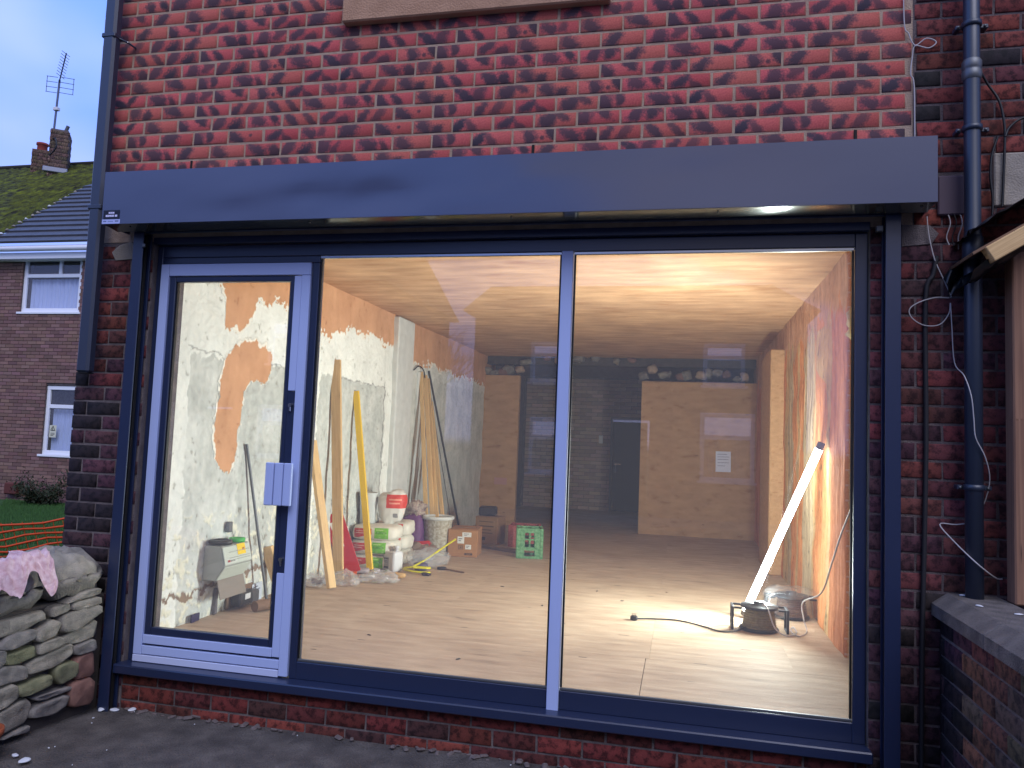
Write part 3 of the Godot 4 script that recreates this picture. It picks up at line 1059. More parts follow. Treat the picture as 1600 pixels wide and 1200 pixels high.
# ------------------------------------------------------------------ the shop
func shop() -> void:
	var b := thing("shop_building", "red brick shop with speckled upper wall and an emptied room behind glass", "building", Vector3.ZERO)
	# upper wall of speckled brick
	var st := begin()
	box(st, Vector3(-0.33, 2.64, -0.3), Vector3(4.19, 4.0, -0.0045), 0.0)
	box(st, Vector3(-0.33, 4.0, -0.3), Vector3(1.36, 4.45, -0.0045), 0.0)
	box(st, Vector3(2.64, 4.0, -0.3), Vector3(4.19, 4.45, -0.0045), 0.0)
	var up := put("speckled_wall", done(st), M.mortar_tan, b)
	lay(up, Vector3.ZERO, Basis.IDENTITY, -0.335, 4.185, 3.0367, 0.0833, 14, 0.1125, func(_u, _y): return M.speckled, [[1.25, 2.75, 3.84, 5.0]])
	for x in [0.3375, 2.3625, 3.9375]:
		put("weep_slot", box_mesh(Vector3(x - 0.007, 3.05, -0.01), Vector3(x + 0.007, 3.115, 0.003), 0.002), M.black, b)
	put("stone_sill", box_mesh(Vector3(1.255, 3.85, -0.2), Vector3(2.745, 3.995, 0.05), 0.008), M.sandstone, b)
	casement(b, Transform3D(Basis.IDENTITY, Vector3(1.37, 4.052, -0.1)), 1.26, 1.1, [0.63], 0.0, M.white_plastic, M.glass, plain(Color(0.55, 0.55, 0.6), 0.9))
	# left pier
	var lp := put("pier", box_mesh(Vector3(-0.33, -0.1, -0.3), Vector3(0.128, 2.64, -0.007), 0.0), M.mortar_old, b)
	var pick_left := func(u: float, y: float) -> Material:
		if y < 1.86 + rng.randf_range(-0.06, 0.06) and u < 0.06:
			var t := rng.randf()
			if u > -0.04 and t < 0.6: return M.old_plum
			return M.old_dark if t < 0.85 else M.old_plum
		var q := rng.randf()
		return M.old_red2 if q < 0.4 else (M.old_brown if q < 0.75 else M.old_red)
	lay(lp, Vector3.ZERO, Basis.IDENTITY, -0.335, 0.126, 2.5385 - 0.0838 * 31, 0.0838, 32, -0.02, pick_left)
	# right pier and the older wall that runs on beyond the pipe
	st = begin()
	box(st, Vector3(4.006, -0.1, -0.3), Vector3(6.4, 2.66, -0.007), 0.0)
	box(st, Vector3(4.19, 2.66, -0.3), Vector3(6.4, 4.45, -0.007), 0.0)
	var rp := put("old_wall", done(st), mottled(Color(0.26, 0.23, 0.24), Color(0.44, 0.39, 0.39), 1.5, 0.95, 4.0, 37), b)
	var pick_right := func(u: float, y: float) -> Material:
		var q := rng.randf()
		if y > 2.66:
			return M.old_brightred if q < 0.5 else (M.old_red if q < 0.75 else (M.old_brown if q < 0.9 else M.old_dark))
		if y < 0.95:
			return M.old_dark if q < 0.35 else M.old_plum
		if u > 4.45:
			return M.old_red2 if q < 0.5 else M.old_brown
		return M.old_brown if q < 0.5 else (M.old_plum if q < 0.8 else M.old_red2)
	lay(rp, Vector3.ZERO, Basis.IDENTITY, 4.008, 5.05, 2.636 - 0.0838 * 32, 0.0838, 52, 4.09, pick_right, [[4.34, 5.2, -1, 0.78], [4.0, 4.195, 2.66, 5.0], [4.29, 4.41, 2.68, 2.87], [4.53, 5.2, 2.72, 2.975]])
	put("lintel_end", box_mesh(Vector3(4.292, 2.682, -0.1), Vector3(4.405, 2.868, 0.02), 0.006), plain(Color(0.30, 0.24, 0.29), 0.7), b)
	put("stone_block", box_mesh(Vector3(4.532, 2.722, -0.1), Vector3(5.3, 2.972, 0.006), 0.006), M.greystone, b)
	# plinth
	var pl := put("plinth", box_mesh(Vector3(0.13, -0.1, -0.3), Vector3(4.004, 0.232, -0.008), 0.0), M.mortar_old, b)
	var pick_plinth := func(_u: float, _y: float) -> Material:
		var q := rng.randf()
		return M.plinth_red if q < 0.45 else (M.plinth_mid if q < 0.75 else M.plinth_dark)
	lay(pl, Vector3.ZERO, Basis.IDENTITY, 0.133, 4.0, -0.042, 0.083, 3, 0.131, pick_plinth)
	lay(pl, Vector3.ZERO, Basis.IDENTITY, 0.133, 4.0, 0.207, 0.036, 1, 0.2435, pick_plinth, [], -0.0008)
	# mortar smeared over broken brick under the box
	put("mortar_patch", slab_from(PackedVector2Array([Vector2(-0.12, 2.53), Vector2(0.02, 2.54), Vector2(0.02, 2.62), Vector2(-0.03, 2.64), Vector2(-0.1, 2.62), Vector2(-0.15, 2.58)]), 0.005, 0.004, 0.004, 4), M.greystone, b)
	put("mortar_patch", slab_from(PackedVector2Array([Vector2(4.14, 2.54), Vector2(4.27, 2.55), Vector2(4.30, 2.60), Vector2(4.26, 2.64), Vector2(4.14, 2.645)]), 0.005, 0.004, 0.004, 5), M.mortar_old, b)
	# the room
	st = begin()
	box(st, Vector3(-0.33, -0.1, -12.3), Vector3(-0.052, 2.92, -0.3), 0.0)
	put("party_wall", done(st), M.mortar_old, b)
	var f := begin()
	f.set_smooth_group(1)
	var fn := FastNoiseLite.new()
	fn.seed = 77
	fn.frequency = 0.8
	var lx := func(u: float, y: float) -> float:
		return -0.05 + 0.016 * u + fn.get_noise_2d(u * 2.0, y * 2.0) * 0.02
	for i in 86:
		for j in 28:
			var u0 := 0.28 + 8.3 * i / 86.0
			var u1 := 0.28 + 8.3 * (i + 1) / 86.0
			var y0 := 0.2 + 2.73 * j / 28.0
			var y1 := 0.2 + 2.73 * (j + 1) / 28.0
			quad(f, Vector3(lx.call(u0, y0), y0, -u0), Vector3(lx.call(u1, y0), y0, -u1), Vector3(lx.call(u1, y1), y1, -u1), Vector3(lx.call(u0, y1), y1, -u0),
				Vector2(u0 / 8.6, (2.95 - y0) / 2.75), Vector2(u1 / 8.6, (2.95 - y0) / 2.75), Vector2(u1 / 8.6, (2.95 - y1) / 2.75), Vector2(u0 / 8.6, (2.95 - y1) / 2.75))
	var lw := put("left_wall", done(f), M.left_wall, b)
	put("pilaster", box_mesh(Vector3(-0.04, 0.27, -4.62), Vector3(0.075, 2.90, -4.12), 0.012), M.white_paint, lw)
	put("pilaster", box_mesh(Vector3(-0.03, 0.27, -5.06), Vector3(0.05, 2.36, -4.90), 0.008), M.white_paint, lw)
	st = begin()
	box(st, Vector3(4.27, -0.1, -12.3), Vector3(4.6, 2.92, -0.3), 0.0)
	put("party_wall", done(st), M.mortar_old, b)
	f = begin()
	f.set_smooth_group(1)
	var rx := func(u: float, y: float) -> float:
		return 4.20 + fn.get_noise_2d(u * 2.0 + 30.0, y * 2.0) * 0.018
	for i in 72:
		for j in 28:
			var u0 := 1.54 + 6.9 * i / 72.0
			var u1 := 1.54 + 6.9 * (i + 1) / 72.0
			var y0 := 0.2 + 2.73 * j / 28.0
			var y1 := 0.2 + 2.73 * (j + 1) / 28.0
			quad(f, Vector3(rx.call(u1, y0), y0, -u1), Vector3(rx.call(u0, y0), y0, -u0), Vector3(rx.call(u0, y1), y1, -u0), Vector3(rx.call(u1, y1), y1, -u1),
				Vector2(u1 / 8.6, (2.95 - y0) / 2.75), Vector2(u0 / 8.6, (2.95 - y0) / 2.75), Vector2(u0 / 8.6, (2.95 - y1) / 2.75), Vector2(u1 / 8.6, (2.95 - y1) / 2.75))
	# broken edge of the plaster towards the front
	for j in 28:
		var y0 := 0.2 + 2.73 * j / 28.0
		var y1 := 0.2 + 2.73 * (j + 1) / 28.0
		quad(f, Vector3(rx.call(1.54, y0), y0, -1.54), Vector3(4.27, y0, -1.54 + 0.02), Vector3(4.27, y1, -1.54 + 0.02), Vector3(rx.call(1.54, y1), y1, -1.54))
	var rw := put("right_wall", done(f), M.right_wall, b)
	st = begin()
	box(st, Vector3(4.06, 0.272, -5.75), Vector3(4.24, 2.66, -4.75), 0.012)
	put("pilaster", done(st), M.board, rw)
	# exposed brick in the front corner
	var eb := put("bare_brickwork", box_mesh(Vector3(4.262, 0.2, -1.53), Vector3(4.268, 2.92, -0.3), 0.0), M.mortar_black, b)
	lay(eb, Vector3(4.25, 0, 0), Basis(Vector3.BACK, Vector3.UP, Vector3.LEFT), -1.52, -0.3, 0.27, 0.0838, 31, 0.05, func(_u, _y): return M.old_dark if rng.randf() < 0.6 else M.old_brown)
	var foam := plain(Color(0.70, 0.62, 0.40), 0.9)
	put("insulation_foam", lump(Vector3(0.10, 0.26, 0.30), 2.4, 0.03, 6, 22, 14), foam, b, Transform3D(Basis.IDENTITY, Vector3(4.22, 2.26, -1.27)))
	# ceiling and floor
	st = begin()
	box(st, Vector3(-0.33, 2.9215, -12.3), Vector3(4.6, 3.06, -0.3), 0.0)
	put("ceiling_slab", done(st), M.mortar_old, b)
	f = begin()
	f.set_smooth_group(1)
	for i in 24:
		for j in 44:
			var x0 := -0.1 + 4.4 * i / 24.0
			var x1 := -0.1 + 4.4 * (i + 1) / 24.0
			var z0 := -0.3 - 8.8 * j / 44.0
			var z1 := -0.3 - 8.8 * (j + 1) / 44.0
			var c := func(x: float, z: float) -> Vector3: return Vector3(x, 2.915 + fn.get_noise_2d(x, z) * 0.008, z)
			quad(f, c.call(x0, z1), c.call(x1, z1), c.call(x1, z0), c.call(x0, z0), Vector2(x0 / 4.6, -z1 / 6.0), Vector2(x1 / 4.6, -z1 / 6.0), Vector2(x1 / 4.6, -z0 / 6.0), Vector2(x0 / 4.6, -z0 / 6.0))
	put("ceiling", done(f), M.ceiling, b)
	var fl := put("floor", box_mesh(Vector3(-0.33, 0.0, -12.3), Vector3(4.6, 0.252, -0.3), 0.0), M.mortar_black, b)
	var zs := [-0.30, -1.05, -2.27, -3.49, -4.71, -5.93, -7.15, -8.37, -9.6, -12.2]
	for r in zs.size() - 1:
		var x := -0.08
		var cuts: Array = [2.97] if r == 0 else [[1.4, 3.84], [0.55, 2.99]][r % 2]
		var ends: Array = cuts + [4.26]
		for e in ends:
			var fs := begin()
			fs.set_smooth_group(-1)
			var gap: float = 0.004 if r == 0 else 0.0012
			var lo := Vector3(x + gap * 0.5, 0.2525, zs[r + 1] + 0.001)
			var hi := Vector3(e - gap * 0.5, 0.27, zs[r] - 0.001)
			var uo := Vector2(rng.randf(), rng.randf() * 0.3) * 0.2
			var uv := func(px: float, pz: float) -> Vector2: return Vector2(px / 4.8, -pz / 4.6) + uo
			quad(fs, Vector3(lo.x, hi.y, hi.z), hi, Vector3(hi.x, hi.y, lo.z), Vector3(lo.x, hi.y, lo.z), uv.call(lo.x, hi.z), uv.call(hi.x, hi.z), uv.call(hi.x, lo.z), uv.call(lo.x, lo.z))
			quad(fs, Vector3(lo.x, lo.y, hi.z), Vector3(hi.x, lo.y, hi.z), hi, Vector3(lo.x, hi.y, hi.z))
			quad(fs, Vector3(hi.x, lo.y, hi.z), Vector3(hi.x, lo.y, lo.z), Vector3(hi.x, hi.y, lo.z), hi)
			quad(fs, Vector3(lo.x, lo.y, lo.z), Vector3(lo.x, lo.y, hi.z), Vector3(lo.x, hi.y, hi.z), Vector3(lo.x, hi.y, lo.z))
			put("floor_sheet", done(fs), M.floor, fl)
			x = e
	# partitions across the back, broken masonry above them
	var board := func(x0: float, x1: float, top: float) -> void:
		var s := begin()
		s.set_smooth_group(-1)
		var z := -7.9
		quad(s, Vector3(x0, 0.272, z), Vector3(x1, 0.272, z), Vector3(x1, top, z), Vector3(x0, top, z), Vector2(x0 / 3, 0.85), Vector2(x1 / 3, 0.85), Vector2(x1 / 3, 0), Vector2(x0 / 3, 0))
		quad(s, Vector3(x0, top, z), Vector3(x1, top, z), Vector3(x1, top, z - 0.1), Vector3(x0, top, z - 0.1))
		quad(s, Vector3(x1, 0.272, z), Vector3(x1, 0.272, z - 0.1), Vector3(x1, top, z - 0.1), Vector3(x1, top, z), Vector2(0, 0.8), Vector2(0.03, 0.8), Vector2(0.03, 0), Vector2(0, 0))
		quad(s, Vector3(x0, 0.272, z - 0.1), Vector3(x0, 0.272, z), Vector3(x0, top, z), Vector3(x0, top, z - 0.1), Vector2(0, 0.8), Vector2(0.03, 0.8), Vector2(0.03, 0), Vector2(0, 0))
		quad(s, Vector3(x1, 0.272, z - 0.1), Vector3(x0, 0.272, z - 0.1), Vector3(x0, top, z - 0.1), Vector3(x1, top, z - 0.1))
		put("partition", done(s), M.board, b)
	board.call(0.05, 0.645, 2.60)
	board.call(2.535, 4.24, 2.552)
	var stub := put("broken_masonry", box_mesh(Vector3(-0.05, 2.79, -8.25), Vector3(4.26, 2.918, -8.02), 0.0), M.mortar_black, b)
	for i in 30:
		var x := 0.05 + 4.15 * i / 30.0 + rng.randf_range(-0.04, 0.04)
		if x > 0.75 and x < 2.5 and i % 2 == 0:
			continue
		var low := x < 0.7 or x > 2.45
		var w := rng.randf_range(0.09, 0.2)
		var hh := rng.randf_range(0.07, 0.15)
		put("stone", lump(Vector3(w, hh, 0.16), 3.2, 0.02, i + 60, 12, 8), [M.rubble_a, M.old_brown, M.rubble_d, M.rubble_b, M.mortar_tan][i % 5] if i % 5 != 1 else M.rubble_b, stub, Transform3D(Basis(Vector3.BACK, rng.randf_range(-0.3, 0.3)), Vector3(x, (2.58 if low else 2.78) + rng.randf_range(0, 0.1), -7.99)))
	# the dark back room
	var back := put("back_wall", box_mesh(Vector3(-0.33, -0.1, -12.3), Vector3(4.6, 2.92, -11.7), 0.0), M.mortar_old, b)
	var bm := plain(Color.WHITE, 0.95)
	bm.vertex_color_use_as_albedo = true
	M.far_brick = bm
	var bw := put("brickwork", lay_far(0.0, 4.2, 0.27, 2.9, [[1.74, 2.62, 0.0, 2.12]], Color(0.42, 0.29, 0.22), 15), bm, back, Transform3D(Basis.IDENTITY, Vector3(0, 0, -11.665)))
	bw.set_meta("kind", "stuff")
	# steel back door with a lever handle, a switch beside it
	var bd := put("back_door", box_mesh(Vector3(1.80, 0.275, -11.70), Vector3(2.56, 2.06, -11.655), 0.006), plain(Color(0.17, 0.18, 0.20), 0.5), b)
	put("handle", box_mesh(Vector3(1.83, 1.19, -11.652), Vector3(1.97, 1.215, -11.61), 0.006), M.steel, bd)
	put("lock_plate", box_mesh(Vector3(1.835, 1.03, -11.654), Vector3(1.87, 1.22, -11.648), 0.002), M.dull_steel, bd)
	var df := begin()
	box(df, Vector3(1.74, 0.272, -11.70), Vector3(1.797, 2.12, -11.645), 0.004)
	box(df, Vector3(2.563, 0.272, -11.70), Vector3(2.62, 2.12, -11.645), 0.004)
	box(df, Vector3(1.797, 2.063, -11.70), Vector3(2.563, 2.12, -11.646), 0.004)
	put("door_frame", done(df), plain(Color(0.34, 0.34, 0.35), 0.6), b)
	put("switch", box_mesh(Vector3(1.51, 1.60, -11.664), Vector3(1.59, 1.76, -11.63), 0.006), M.white_plastic, b)

# ------------------------------------------------------------------ glazing
func bar(parent: Node, called: String, x0: float, x1: float, y0: float, y1: float, z0: float, z1: float, m: Material, bevel := 0.003) -> MeshInstance3D:
	return put(called, box_mesh(Vector3(x0, y0, z0), Vector3(x1, y1, z1), bevel), m, parent)

func pane(parent: Node, x0: float, x1: float, y0: float, y1: float) -> void:
	for z in [-0.066, -0.086]:
		var bmesh := BoxMesh.new()
		bmesh.size = Vector3(x1 - x0, y1 - y0, 0.005)
		put("pane", bmesh, M.glass, parent, Transform3D(Basis.IDENTITY, Vector3((x0 + x1) * 0.5, (y0 + y1) * 0.5, z)))

func shopfront() -> void:
	var t := thing("shopfront", "dark blue aluminium shopfront with two large panes and a glazed door", "shopfront", Vector3.ZERO)
	bar(t, "sill", 0.112, 4.016, 0.196, 0.247, -0.12, 0.058, M.frame, 0.006)
	bar(t, "frame_jamb", 0.13, 0.166, 0.247, 2.62, -0.1, -0.038, M.frame)
	bar(t, "frame_jamb", 1.124, 1.166, 0.247, 2.513, -0.1, -0.040, M.frame)
	bar(t, "frame_jamb", 3.947, 4.004, 0.247, 2.62, -0.1, -0.038, M.frame)
	bar(t, "frame_head", 0.166, 3.947, 2.552, 2.62, -0.1, -0.036, M.frame)
	bar(t, "frame_head", 0.166, 1.166, 2.514, 2.552, -0.1, -0.041, M.frame)
	bar(t, "frame_rail", 1.166, 2.530, 0.247, 0.338, -0.1, -0.040, M.frame)
	bar(t, "frame_rail", 2.592, 3.947, 0.247, 0.338, -0.1, -0.040, M.frame)
	bar(t, "mullion", 2.531, 2.590, 0.225, 2.552, -0.1, -0.022, M.film)
	for q in [[1.168, 2.529], [2.593, 3.945]]:
		bar(t, "glazing_bead", q[0], q[1], 0.339, 0.352, -0.058, -0.046, M.dull_steel, 0.002)
		bar(t, "glazing_bead", q[0], q[1], 2.536, 2.551, -0.058, -0.042, M.steel, 0.002)
		bar(t, "gasket", q[0], q[0] + 0.010, 0.353, 2.535, -0.06, -0.047, M.gasket, 0.001)
		bar(t, "gasket", q[1] - 0.010, q[1], 0.353, 2.535, -0.06, -0.047, M.gasket, 0.001)
		pane(t, q[0] + 0.002, q[1] - 0.002, 0.342, 2.548)
	# door
	var d := Node3D.new()
	d.name = "door"
	t.add_child(d)
	d.set_meta("label", "glazed door with pale blue protective film on its frame")
	bar(d, "stile", 0.169, 0.222, 0.289, 2.511, -0.09, -0.026, M.film, 0.002)
	bar(d, "stile", 1.070, 1.121, 0.256, 2.44, -0.09, -0.026, M.film, 0.002)
	bar(d, "stile", 1.024, 1.0685, 0.80, 1.79, -0.09, -0.032, M.frame, 0.002)
	bar(d, "stile", 1.024, 1.0685, 1.792, 2.436, -0.09, -0.029, M.film, 0.002)
	bar(d, "stile", 1.024, 1.0685, 0.352, 0.798, -0.09, -0.029, M.film, 0.002)
	bar(d, "rail", 0.2235, 1.121, 2.442, 2.511, -0.09, -0.027, M.film, 0.002)
	bar(d, "rail", 0.2235, 1.0225, 0.350, 0.397, -0.09, -0.028, M.film, 0.002)
	bar(d, "rail", 0.2235, 1.0685, 0.292, 0.338, -0.09, -0.027, M.film, 0.002)
	bar(d, "threshold", 0.169, 1.0685, 0.249, 0.286, -0.09, -0.024, M.film_pale, 0.002)
	bar(d, "gasket", 0.224, 0.262, 0.398, 2.440, -0.075, -0.038, M.frame, 0.003)
	bar(d, "gasket", 0.995, 1.0225, 0.398, 2.440, -0.075, -0.038, M.frame, 0.003)
	bar(d, "gasket", 0.263, 0.994, 0.398, 0.438, -0.075, -0.039, M.frame, 0.003)
	bar(d, "gasket", 0.263, 0.994, 2.408, 2.440, -0.075, -0.039, M.frame, 0.003)
	for q in [[0.2625, 0.270, 0.439, 2.407], [0.986, 0.9945, 0.439, 2.407]]:
		bar(d, "seal", q[0], q[1], q[2], q[3], -0.07, -0.050, M.gasket, 0.001)
	bar(d, "seal", 0.2235, 1.0685, 0.3382, 0.3498, -0.085, -0.05, M.gasket, 0.001)
	pane(d, 0.264, 0.993, 0.436, 2.41)
	for q in [[0.958, 1.006], [1.009, 1.057], [1.060, 1.106]]:
		bar(d, "handle", q[0], q[1], 1.165, 1.395, 0.018 - (q[0] - 0.958) * 0.12, 0.042 - (q[0] - 0.958) * 0.12, M.film, 0.004)
	for y in [1.70, 0.86]:
		var st := begin()
		tube(st, [Vector3(1.047, y + 0.012, -0.033), Vector3(1.047, y + 0.012, -0.016)], 0.011, 14)
		box(st, Vector3(1.041, y - 0.024, -0.033), Vector3(1.053, y + 0.010, -0.018), 0.003)
		put("lock", done(st), M.steel, d)

func shutter() -> void:
	var t := thing("roller_shutter", "long anthracite roller shutter box over the window with side rails", "shutter", Vector3.ZERO)
	# casing: folded sheet, open slot below
	var st := begin()
	# the long front sheet is slightly oil-canned between its fixings
	var warp := FastNoiseLite.new()
	warp.seed = 6
	warp.frequency = 0.55
	var fz := func(x: float, y: float) -> float:
		var e: float = sin(clampf((x + 0.045) / 4.277, 0, 1) * PI) * sin(clampf((y - 2.683) / 0.299, 0, 1) * PI)
		return 0.222 + e * (warp.get_noise_2d(x, y * 2.0) * 0.012 - 0.002)
	st.set_smooth_group(1)
	for i in 80:
		for j in 8:
			var x0 := -0.045 + 4.277 * i / 80.0
			var x1 := -0.045 + 4.277 * (i + 1) / 80.0
			var y0 := 2.683 + 0.299 * j / 8.0
			var y1 := 2.683 + 0.299 * (j + 1) / 8.0
			quad(st, Vector3(x0, y0, fz.call(x0, y0)), Vector3(x1, y0, fz.call(x1, y0)), Vector3(x1, y1, fz.call(x1, y1)), Vector3(x0, y1, fz.call(x0, y1)))
	box(st, Vector3(-0.045, 2.683, 0.2116), Vector3(4.232, 2.6862, 0.2195), 0.001)
	box(st, Vector3(-0.0448, 2.6864, 0.212), Vector3(4.2318, 2.9815, 0.214), 0.0)
	box(st, Vector3(-0.045, 2.970, 0.002), Vector3(4.232, 2.982, 0.2115), 0.002)
	box(st, Vector3(-0.045, 2.683, 0.002), Vector3(-0.037, 2.9695, 0.2115), 0.001)
	box(st, Vector3(4.224, 2.683, 0.002), Vector3(4.232, 2.9695, 0.2115), 0.001)
	put("casing", done(st), M.anthracite, t)
	put("casing_underside", box_mesh(Vector3(-0.036, 0.0, -0.108), Vector3(4.223, 0.005, 0.0), 0.001), plain(Color(0.42, 0.43, 0.42), 0.12, 0.75, 0.6), t, Transform3D(Basis(Vector3.RIGHT, -0.15), Vector3(0, 2.6865, 0.2115)))
	put("shutter_lath", box_mesh(Vector3(0.11, 2.672, 0.045), Vector3(4.06, 2.74, 0.062), 0.004), M.frame, t)
	put("shutter_roll", tube_mesh([Vector3(-0.03, 2.83, 0.11), Vector3(4.22, 2.83, 0.11)], 0.095, 20), M.frame, t)
	put("closing_strip", box_mesh(Vector3(0.128, 2.622, -0.1), Vector3(4.004, 2.662, 0.004), 0.002), M.frame, t)
	for x in [0.052, 4.055]:
		st = begin()
		box(st, Vector3(x, -0.004, 0.002), Vector3(x + 0.066, 2.68, 0.012), 0.001)
		box(st, Vector3(x, -0.004, 0.068), Vector3(x + 0.066, 2.68, 0.078), 0.002)
		var solid: float = x if x < 1 else x + 0.056
		box(st, Vector3(solid, -0.004, 0.0125), Vector3(solid + 0.010, 2.68, 0.0675), 0.001)
		var rail := put("guide_rail", done(st), M.frame, t)
		put("brush_strip", box_mesh(Vector3(x + (0.050 if x < 1 else 0.006), 0.0, 0.030), Vector3(x + (0.060 if x < 1 else 0.016), 2.66, 0.050), 0.001), M.black, rail)
	put("latch", box_mesh(Vector3(4.02, 2.60, 0.03), Vector3(4.05, 2.628, 0.06), 0.003), M.dull_steel, t)
	put("latch", box_mesh(Vector3(0.12, 2.585, 0.079), Vector3(0.14, 2.605, 0.09), 0.002), M.dull_steel, t)
	for x in [0.1, 1.2, 2.3, 3.3, 4.18]:
		put("rivet", lathe_mesh([[0.0, 0.0], [0.006, 0.0], [0.005, 0.003], [0.0, 0.0045]], 10), M.dull_steel, t, Transform3D(Basis(Vector3.RIGHT, PI), Vector3(x, 2.6785, 0.17)))
	# maker's sticker: a dark badge with two blurred lines over a pale strip
	var dk := Color(0.05, 0.06, 0.13)
	var wt := Color(0.80, 0.80, 0.93)
	var badge := print_material(128, 64, dk, [[40, 12, 46, 12, wt], [18, 32, 66, 14, wt], [90, 32, 20, 14, wt], [52, 15, 3, 6, dk], [66, 15, 3, 6, dk], [34, 35, 3, 6, dk], [50, 38, 3, 8, dk], [66, 35, 3, 8, dk]])
	put("sticker", card(0.104, 0.052, 0.001), badge, t, Transform3D(Basis.IDENTITY, Vector3(0.018, 2.735, 0.2222)))
	var strip := print_material(128, 32, Color(0.66, 0.70, 0.90), [[8, 10, 24, 9, Color(0.38, 0.42, 0.58)], [40, 12, 40, 7, Color(0.45, 0.5, 0.68)], [92, 9, 26, 10, Color(0.38, 0.42, 0.58)]])
	put("sticker", card(0.116, 0.025, 0.001), strip, t, Transform3D(Basis.IDENTITY, Vector3(0.017, 2.697, 0.2222)))

# ------------------------------------------------------------------ pipes, wires
func square_pipe(x0: float, x1: float, y0: float, y1: float, z0: float, z1: float) -> ArrayMesh:
	return box_mesh(Vector3(x0, y0, z0), Vector3(x1, y1, z1), 0.014)

func pipes_and_cables() -> void:
	var t := thing("downpipe", "dark square downpipe at the building corner, cut off above the stone wall", "downpipe", Vector3(-0.19, 1.855, 0.09))
	var p := put("pipe", square_pipe(-0.042, 0.042, 0.0, 2.6, -0.032, 0.032), M.pipe, t)
	put("painted_hollow", box_mesh(Vector3(-0.036, -0.003, -0.026), Vector3(0.036, 0.002, 0.026), 0.0), M.black, p)  # black plate: the shaded hollow of the cut pipe, painted on its solid end
	for y in [1.985, 0.95]:
		var st := begin()
		box(st, Vector3(-0.046, y, -0.036), Vector3(0.046, y + 0.028, 0.036), 0.005)
		tube(st, [Vector3(0.03, y + 0.012, 0.0), Vector3(0.088, y - 0.012, -0.03), Vector3(0.092, y - 0.014, -0.088)], 0.006, 6)
		put("bracket", done(st), M.pipe, t)
		put("screw", lathe_mesh([[0.0, 0.0], [0.006, 0.0], [0.005, 0.003], [0.0, 0.004]], 8), M.steel, t, Transform3D(Basis(Vector3.RIGHT, PI / 2), Vector3(0.088, y - 0.012, -0.024)))
	t = thing("drainpipe", "round dark iron drainpipe with clamps running down to the garden wall coping", "downpipe", Vector3(4.413, 0.95, 0.09))
	put("pipe", lathe_mesh([[0.0, 0.0], [0.036, 0.0], [0.036, 1.62], [0.034, 1.63], [0.034, 2.36], [0.034, 3.5], [0.0, 3.5]], 20), M.iron, t)
	put("collar", lathe_mesh([[0.035, 2.335], [0.041, 2.345], [0.041, 2.375], [0.037, 2.38], [0.041, 2.385], [0.041, 2.42], [0.035, 2.43]], 20), M.dull_steel, t)
	put("collar", lathe_mesh([[0.036, 1.50], [0.043, 1.51], [0.043, 1.60], [0.036, 1.61]], 20), M.iron, t)
	for y in [2.585, 2.095, 0.475]:
		var st := begin()
		lathe(st, [[0.036, y], [0.042, y + 0.003], [0.042, y + 0.024], [0.036, y + 0.027]], 20)
		box(st, Vector3(-0.062, y + 0.002, -0.066), Vector3(-0.04, y + 0.022, -0.012), 0.003)
		box(st, Vector3(0.04, y + 0.002, -0.066), Vector3(0.075, y + 0.022, -0.012), 0.003)
		put("clamp", done(st), M.iron, t)
		for x in [-0.052, 0.06]:
			put("bolt", lathe_mesh([[0.0, 0.0], [0.007, 0.0], [0.006, 0.005], [0.0, 0.007]], 8), M.dull_steel, t, Transform3D(Basis(Vector3.RIGHT, PI / 2), Vector3(x, y + 0.012, -0.012)))
	# wires
	var w1 := [Vector3(4.245, 2.677, 0.02), Vector3(4.252, 2.593, 0.02), Vector3(4.276, 2.477, 0.02), Vector3(4.312, 2.386, 0.02), Vector3(4.342, 2.312, 0.018), Vector3(4.340, 2.296, 0.014), Vector3(4.283, 2.296, 0.02), Vector3(4.209, 2.272, 0.03), Vector3(4.168, 2.239, 0.03), Vector3(4.179, 2.198, 0.03), Vector3(4.231, 2.165, 0.028), Vector3(4.297, 2.170, 0.022), Vector3(4.338, 2.223, 0.015), Vector3(4.343, 2.270, 0.018), Vector3(4.348, 2.166, 0.02), Vector3(4.359, 1.996, 0.02), Vector3(4.372, 1.93, 0.10), Vector3(4.388, 1.838, 0.137), Vector3(4.397, 1.735, 0.14)]
	w1.append_array([Vector3(4.404, 1.655, 0.14), Vector3(4.444, 1.573, 0.13), Vector3(4.475, 1.476, 0.09), Vector3(4.466, 1.371, 0.05), Vector3(4.446, 1.325, 0.02)])
	tag(put("white_wire", tube_mesh(curve_pts(w1), 0.0026, 6), M.cable_white), "thin white wire looping down the brick beside the right shutter rail", "wire")
	var w2 := [Vector3(4.44, 1.285, 0.03), Vector3(4.364, 1.268, 0.02), Vector3(4.298, 1.264, 0.014), Vector3(4.349, 1.189, 0.06), Vector3(4.41, 1.113, 0.14), Vector3(4.497, 1.054, 0.08), Vector3(4.545, 1.042, 0.02)]
	tag(put("loose_wire", tube_mesh(curve_pts(w2), 0.003, 6), M.cable_white), "short loose pale wire bent in front of the drainpipe above the coping", "wire")
	tag(put("dark_tube", tube_mesh(curve_pts([Vector3(4.287, 2.49, 0.013), Vector3(4.272, 2.401, 0.013), Vector3(4.24, 2.281, 0.013), Vector3(4.242, 1.605, 0.013), Vector3(4.226, 0.749, 0.013), Vector3(4.222, 0.0, 0.013)], 4), 0.011, 8), plain(Color(0.09, 0.085, 0.11), 0.7)), "dark tube running straight down the brick pier to the ground", "conduit")  # thin dark tube drawn as a vertical line down the pier
